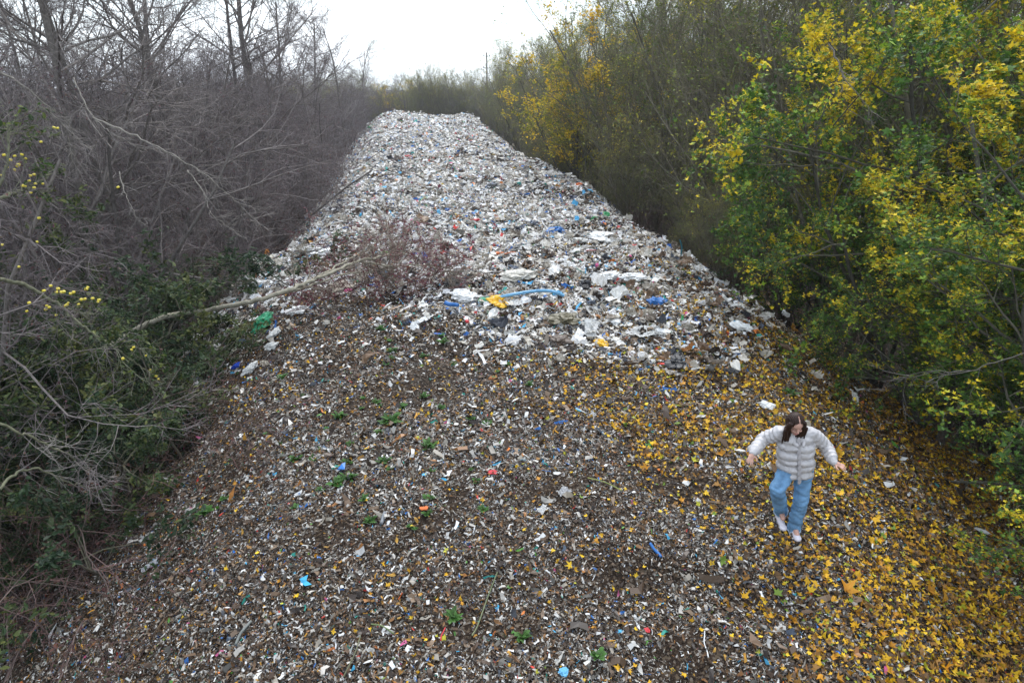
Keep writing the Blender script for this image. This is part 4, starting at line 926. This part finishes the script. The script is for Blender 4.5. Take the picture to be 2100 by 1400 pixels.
items = [  # px, py, length in photo pixels, kind, colour, heading, label
 (1026, 626, 44, 'bag', YE, 0, 'bright orange yellow plastic bag under the long light blue pipe', 'plastic_bag'),
 (1000, 624, 24, 'bag', GRN, .3, 'green plastic bag touching the orange yellow bag', 'plastic_bag'),
 (1054, 630, 34, 'sheet', WHT, .2, 'flat white paper sheet right of the orange yellow bag', 'paper_sheet'),
 (928, 638, 34, 'stick:.14:.02', BLU, -.6, 'short thick blue tube lying on the brow of the coarse heap', 'plastic_tube'),
 (956, 664, 24, 'bottle', RED, 1.9, 'red and white squashed bottle on the brow of the heap', 'plastic_bottle'),
 (1208, 683, 56, 'sheet', WHT, 1.4, 'crumpled white printed sack standing out at the front of the heap', 'paper_sack'),
 (1233, 711, 24, 'bag', YE, -.7, 'yellow rag at the lower corner of the white sack', 'rag'),
 (1160, 664, 50, 'bag', (.14, .12, .07), .1, 'olive brown soaked bag behind the white sack', 'plastic_bag'),
 (1515, 678, 36, 'bag', WHT, .1, 'white plastic bag alone at the right edge of the mound above the ditch', 'plastic_bag'),
 (1345, 625, 34, 'bag', BLU, .5, 'bright blue crumpled bag at the right of the heap', 'plastic_bag'),
 (1296, 578, 44, 'bag', WHT, 0, 'long white bag at the right of the coarse heap', 'plastic_bag'),
 (1245, 575, 46, 'bag', WHT, .4, 'broad white bag beside the long white bag', 'plastic_bag'),
 (1230, 495, 44, 'bag', WHT, .2, 'shining white bag below the dark blue sheet', 'plastic_bag'),
 (1191, 499, 24, 'bag', LG, .1, 'small pale bag left of the shining white bag', 'plastic_bag'),
 (1140, 479, 36, 'bag', BLU, .5, 'dark blue crumpled plastic sheet in the upper right of the heap', 'plastic_sheet'),
 (1198, 590, 32, 'bag', BLK, 1.2, 'black bag among the rubbish above the long pipe end', 'plastic_bag'),
 (1266, 602, 32, 'bag', BLK, .2, 'black bag with tousled edge below the white bags', 'plastic_bag'),
 (1147, 553, 40, 'sheet', WHT, .6, 'pale striped folded sheet in the middle of the heap', 'plastic_sheet'),
 (1060, 575, 50, 'bag', (.6, .57, .5), .3, 'cream crumpled film above the long blue pipe', 'plastic_film'),
 (950, 617, 50, 'bag', WHT, -.2, 'white crumpled bag left of the green bag', 'plastic_bag'),
 (940, 590, 40, 'bag', BLK, -.4, 'black sack at the edge of the red twigs', 'plastic_sack'),
 (1322, 690, 60, 'sheet', WHT, .4, 'long white torn film low on the right of the heap', 'plastic_film'),
 (1362, 688, 22, 'bag', WHT, 0, 'small white knotted bag at the end of the torn film', 'plastic_bag'),
 (1262, 667, 20, 'bag', WHT, .7, 'white cube shaped packet right of the white sack', 'packet'),
 (1290, 737, 36, 'stick:.035:.02', BEI, 1.2, 'tan wooden lath leaning at the foot of the heap', 'lath'),
 (1150, 706, 34, 'bag', (.10, .07, .05), 0, 'brown sunken shoe like lump below the olive bag', 'rubber_lump'),
 (1045, 690, 22, 'sheet', LG, .2, 'grey flat piece in the middle of the brow', 'plastic_piece'),
 (990, 678, 60, 'strip', BLK, 0, 'black torn strip right of the red bottle', 'plastic_strip'),
 (545, 668, 44, 'bag', GRN, 1.2, 'dark green net bag on the left slope under the fallen branch', 'net_bag'),
 (570, 672, 34, 'strip', BLU, 1.8, 'blue strip next to the green net bag', 'plastic_strip'),
 (642, 637, 34, 'strip', SKY_, 1.5, 'light blue strip at the left of the brown strip of earth', 'plastic_strip'),
 (610, 645, 36, 'bag', WHT, .6, 'white torn bag between the blue strips on the left slope', 'plastic_bag'),
 (562, 715, 26, 'bag', LG, 0, 'grey tub lid low on the left slope', 'tub_lid'),
 (566, 690, 24, 'bag', LG, 1, 'pale bag under the green net bag', 'plastic_bag'),
 (452, 744, 20, 'bag', (.02, .07, .45), .6, 'deep blue rag at the foot of the left slope', 'rag'),
 (490, 755, 18, 'bag', (.02, .07, .45), -.3, 'second deep blue rag right of the one at the foot of the slope', 'rag'),
 (520, 760, 28, 'bag', LG, .2, 'dirty white film beside the deep blue rags', 'plastic_film'),
 (671, 526, 44, 'bag', WHT, .5, 'big white bag at the left shoulder of the heap', 'plastic_bag'),
 (640, 520, 34, 'bag', LG, .2, 'grey crumpled film left of the big white bag', 'plastic_film'),
 (592, 515, 14, 'bag', RED, .2, 'red and yellow wrapper at the far left shoulder', 'wrapper'),
 (686, 504, 22, 'strip', TEA, .1, 'teal strip above the big white bag', 'plastic_strip'),
 (655, 480, 22, 'strip', TEA, 1.0, 'teal blue strip highest on the left shoulder', 'plastic_strip'),
 (702, 595, 40, 'bag', BEI, 1.0, 'beige matted cloth under the fallen branch', 'cloth'),
 (715, 603, 15, 'bag', PINK, .5, 'magenta scrap beside the beige cloth', 'plastic_scrap'),
 (868, 449, 26, 'strip', MAR, 0, 'maroon cloth strip high on the heap', 'cloth_strip'),
 (892, 452, 20, 'strip', MAR, 0, 'second maroon cloth strip just right of the first', 'cloth_strip'),
 (975, 456, 14, 'bag', RED, .1, 'pinkish red scrap high in the middle of the heap', 'plastic_scrap'),
 (1024, 526, 16, 'bag', ORA, .3, 'orange red cup in the middle of the heap', 'cup'),
 (1045, 530, 26, 'stick:.04:.02', ORA, .3, 'thin orange rod right of the orange cup', 'rod'),
 (1069, 510, 36, 'strip', GRY, .6, 'dark grey sheet piece left of the dark blue sheet', 'plastic_sheet'),
 (1212, 520, 28, 'strip', RED, .5, 'dark red cloth under the shining white bag', 'cloth_strip'),
 (1184, 383, 16, 'bag', ORA, .1, 'orange scrap high on the right shoulder', 'plastic_scrap'),
 (1203, 418, 18, 'strip', GRN, -.6, 'green strip below the orange scrap on the right shoulder', 'plastic_strip'),
 (1172, 411, 24, 'bag', NAVY, .3, 'navy bag left of the green strip', 'plastic_bag'),
 (1010, 383, 18, 'bag', GRY, .3, 'dark grey lump in the upper middle of the heap', 'rubber_lump'),
 (865, 308, 14, 'sheet', SKY_, .2, 'sky blue scrap far up the heap', 'plastic_scrap'),
 (837, 324, 12, 'bag', RED, .2, 'red scrap far up the heap', 'plastic_scrap'),
 (971, 370, 10, 'bag', ORA, 0, 'orange scrap in the upper middle', 'plastic_scrap'),
 (1343, 1133, 36, 'stick:.09:.02', BLU, -1.0, 'blue plastic tube half buried below the woman', 'plastic_tube'),
 (1447, 1325, 58, 'stick:.02:.03', WHT, 1.5, 'thin white stick standing out near the bottom edge', 'plastic_stick'),
 (1571, 836, 27, 'bag', WHT, 0, 'flat white lid on the leaves to the left of the woman', 'tub_lid'),
 (1157, 1012, 28, 'sheet', (.6, .6, .6), .5, 'pale grey plastic blade in the middle of the fan', 'plastic_piece'),
 (1112, 1048, 24, 'sheet', WHT, .8, 'white plastic shard below the pale grey blade', 'plastic_piece'),
 (1010, 971, 14, 'bag', RED, .1, 'bright red scrap in the middle of the fan', 'plastic_scrap'),
 (1120, 970, 20, 'strip', BLU, -.3, 'blue strip right of the bright red scrap', 'plastic_strip'),
 (871, 1047, 13, 'bag', ORA, .2, 'orange scrap left of the middle of the fan', 'plastic_scrap'),
 (786, 1066, 30, 'stick:.12:.02', GRY, 1.5, 'grey blue shoe sole upright in the fine litter', 'shoe_sole'),
 (1004, 1188, 26, 'strip', TEA, .2, 'teal ribbon in the lower middle', 'plastic_strip'),
 (909, 1306, 30, 'stick:.05:.03', RED, 1.3, 'pinkish red stick in the lower middle', 'plastic_stick'),
 (1156, 1382, 18, 'bag', SKY_, .4, 'blue cap at the bottom edge', 'bottle_cap'),
 (839, 1230, 12, 'sheet', WHT, 1.4, 'white pointed shard in the lower left middle', 'plastic_piece'),
 (822, 1228, 18, 'strip', ORA, 1.2, 'orange peel like strip beside the white shard', 'plastic_strip'),
 (1327, 1296, 12, 'bag', RED, 1.2, 'red plastic bead low on the right', 'plastic_scrap'),
 (312, 1163, 34, 'sheet', (.5, .52, .55), .5, 'pale grey feather like blade on the dim lower left slope', 'plastic_piece'),
 (502, 1300, 52, 'stick:.06:.02', (.2, .21, .19), 1.1, 'grey wooden lath on the lower left slope', 'lath'),
 (321, 1005, 14, 'bag', (.03, .2, .6), .6, 'bright blue scrap on the left slope', 'plastic_scrap'),
 (388, 1048, 14, 'sheet', WHT, .4, 'white scrap above the dark broad weed', 'plastic_scrap'),
 (470, 870, 19, 'strip', SKY_, .4, 'sky blue strip at the upper left of the fan', 'plastic_strip'),
 (400, 837, 9, 'bag', RED, .2, 'small red scrap at the left foot of the fan', 'plastic_scrap'),
 (1497, 765, 24, 'bag', BLK, -.5, 'black rubber lump right of the black boot', 'rubber_lump'),
 (1388, 750, 40, 'bag', BLK, .8, 'black torn boot on the right side of the fan', 'boot'),
 (1392, 772, 32, 'strip', GRY, -.7, 'grey green strip below the black boot', 'plastic_strip'),
 (1437, 780, 16, 'stick:.16:.02', BRO, -1.0, 'brown wooden block among the leaves', 'wood_block'),
 (1430, 761, 30, 'strip', WHT, 0, 'white wrapper with coloured print beside the boot', 'wrapper'),
 (1372, 1040, 0, 'bag', BLK, 0, '', ''),
 (1620, 1300, 20, 'sheet', (.12, .15, .2), .3, 'dark slate scrap near the bottom right', 'plastic_piece'),
]
for i, (px, py, n, kd, colr, hd, lb, nm) in enumerate(items):
    if not n: continue
    h = hit(px, py); s = pxm(px, py, n)
    if kd.startswith('stick'):
        _, r_, bd = kd.split(':'); me = mk_stick(i, float(r_), float(bd))
    else: me = BUILD[kd](i)
    me.materials.append(M(colr))
    if nm == 'plastic_bottle':
        me.materials.append(M(WHT))
        for p in me.polygons:
            if -.15 < p.center.x < .2: p.material_index = 1
    if lb.startswith('crumpled white printed'):
        me.materials.append(M((.12, .12, .13)))
        for p in me.polygons:
            if p.center.y > .12 and fbm(p.center, 3, 2) > -.1 : p.material_index = 1
    for p in me.polygons: p.use_smooth = kd not in ('sheet', 'bag', 'strip')
    o = link(nm, me); nv = Vector(hn(h.x, h.y))
    up = Vector((0, 0, 1)).rotation_difference(nv)
    o.rotation_mode = 'QUATERNION'
    from mathutils import Quaternion
    o.rotation_quaternion = up @ Quaternion((0, 0, 1), hd)
    o.scale = (s,)*3; o.location = h + nv*(.06 if h.y > 11 and not kd.startswith('stick') else .13 if h.y > 11 else .02)
    tag(o, lb, nm.replace('_', ' ').split()[-1])
# long light blue pipe
def pipe(pts, R, colr, name, lb, cat):
    b = bez(pts, 12); o0 = b[0].copy(); v, f = tubes((b-o0)[None], np.array([R]), 1, 10)
    me = make_mesh(name, v, [f], [M(colr, .35)], smooth_=True); o = link(name, me, loc=tuple(o0)); tag(o, lb, cat); return o
def on(px, py, up): h = hit(px, py); return Vector((h.x, h.y, h.z+up))
pipe([over(1012, 612, .18), over(1050, 604, .22), over(1095, 597, .27), over(1130, 597, .27), over(1157, 606, .18)], .033, (.16, .38, .58), 'water_pipe', 'long light blue curved plastic pipe lying across the front of the heap', 'pipe')
pipe([on(1394, 535, .0), on(1396, 535, .35), P(1394, 492, hit(1394, 535).y)], .02, (.03, .16, .2), 'tree_stake', 'thin teal stake standing at the right flank of the heap', 'stake')
for i, (pts, lb, c) in enumerate([([(1184, 632), (1184, 655), (1205, 668), (1225, 680)], 'white cord trailing above the printed sack', WHT),
    ([(1258, 660), (1275, 645), (1290, 637), (1312, 633)], 'pale cord right of the printed sack', (.5, .48, .42)),
    ([(1020, 1180), (1000, 1230), (980, 1290), (968, 1310)], 'thin green brown stalk lying in the lower middle of the fan', (.13, .15, .07)),
    ([(762, 1286), (785, 1292), (808, 1305)], 'short curved green stalk in the lower left middle', (.12, .16, .05)),
    ([(740, 1310), (728, 1350), (705, 1395)], 'long stalk running off the bottom edge', (.13, .13, .07)),
    ([(1205, 985), (1240, 995), (1275, 1012)], 'yellow green stem in the middle of the fan', (.2, .22, .04))]):
    pipe([on(a, b, .035) for a, b in pts], .012 if i < 2 else .008, c, 'cord' if i < 2 else 'plant_stalk', lb, 'cord' if i < 2 else 'stalk')

# ------------------------------------------------------------------ utility pole
def utility_pole():
    base = P(998, 108, 128); H = base.z
    root = empty('utility_pole', (base.x, base.y, 0)); tag(root, 'wooden utility pole with two crossarms rising above the far trees', 'utility pole')
    mw = mat('pole wood', (.10, .085, .075), .85, var=.3, scale=3); mi = mat('insulator', (.06, .12, .15), .3)
    v, f = tubes(np.array([[[0, 0, 0], [0, 0, H*.5], [0, 0, H]]], float), np.array([.17]), .7, 10)
    link('pole', make_mesh('pole', v, [f], [mw], smooth_=True), root)
    for z, hw in ((H-.6, .55), (H-2.5, .6)):
        bm = bmesh.new(); bmesh.ops.create_cube(bm, size=1); bmesh.ops.scale(bm, vec=(2*hw, .10, .09), verts=bm.verts)
        bmesh.ops.bevel(bm, geom=bm.edges[:], offset=.012, segments=1)
        me = bpy.data.meshes.new('crossarm'); bm.to_mesh(me); bm.free(); me.materials.append(mw)
        ca = link('crossarm', me, root, (0, -.17, z))
        for sx in (-1, 1):
            v, f = tubes(np.array([[[0, 0, 0], [0, 0, .08], [0, 0, .14], [0, 0, .24]]], float), np.array([.11]), .5, 8)
            link('insulator', make_mesh('insulator', v, [f], [mi]), ca, (sx*hw*.9, 0, .04))
utility_pole()
# ------------------------------------------------------------------ air
def haze():
    bm = bmesh.new(); bmesh.ops.create_cube(bm, size=1)
    me = bpy.data.meshes.new('haze'); bm.to_mesh(me); bm.free()
    m = bpy.data.materials.new('haze'); m.use_nodes = True; t = m.node_tree; t.nodes.clear()
    v = t.nodes.new('ShaderNodeVolumePrincipled'); v.inputs['Color'].default_value = (.93, .95, 1, 1); v.inputs['Density'].default_value = HAZE; v.inputs['Anisotropy'].default_value = .3
    o_ = t.nodes.new('ShaderNodeOutputMaterial'); t.links.new(v.outputs[0], o_.inputs['Volume'])
    me.materials.append(m); o = link('haze', me); o.scale = (2200, 2200, 30); o.location = (0, 300, 14); o['kind'] = 'stuff'
HAZE = .0005
haze()
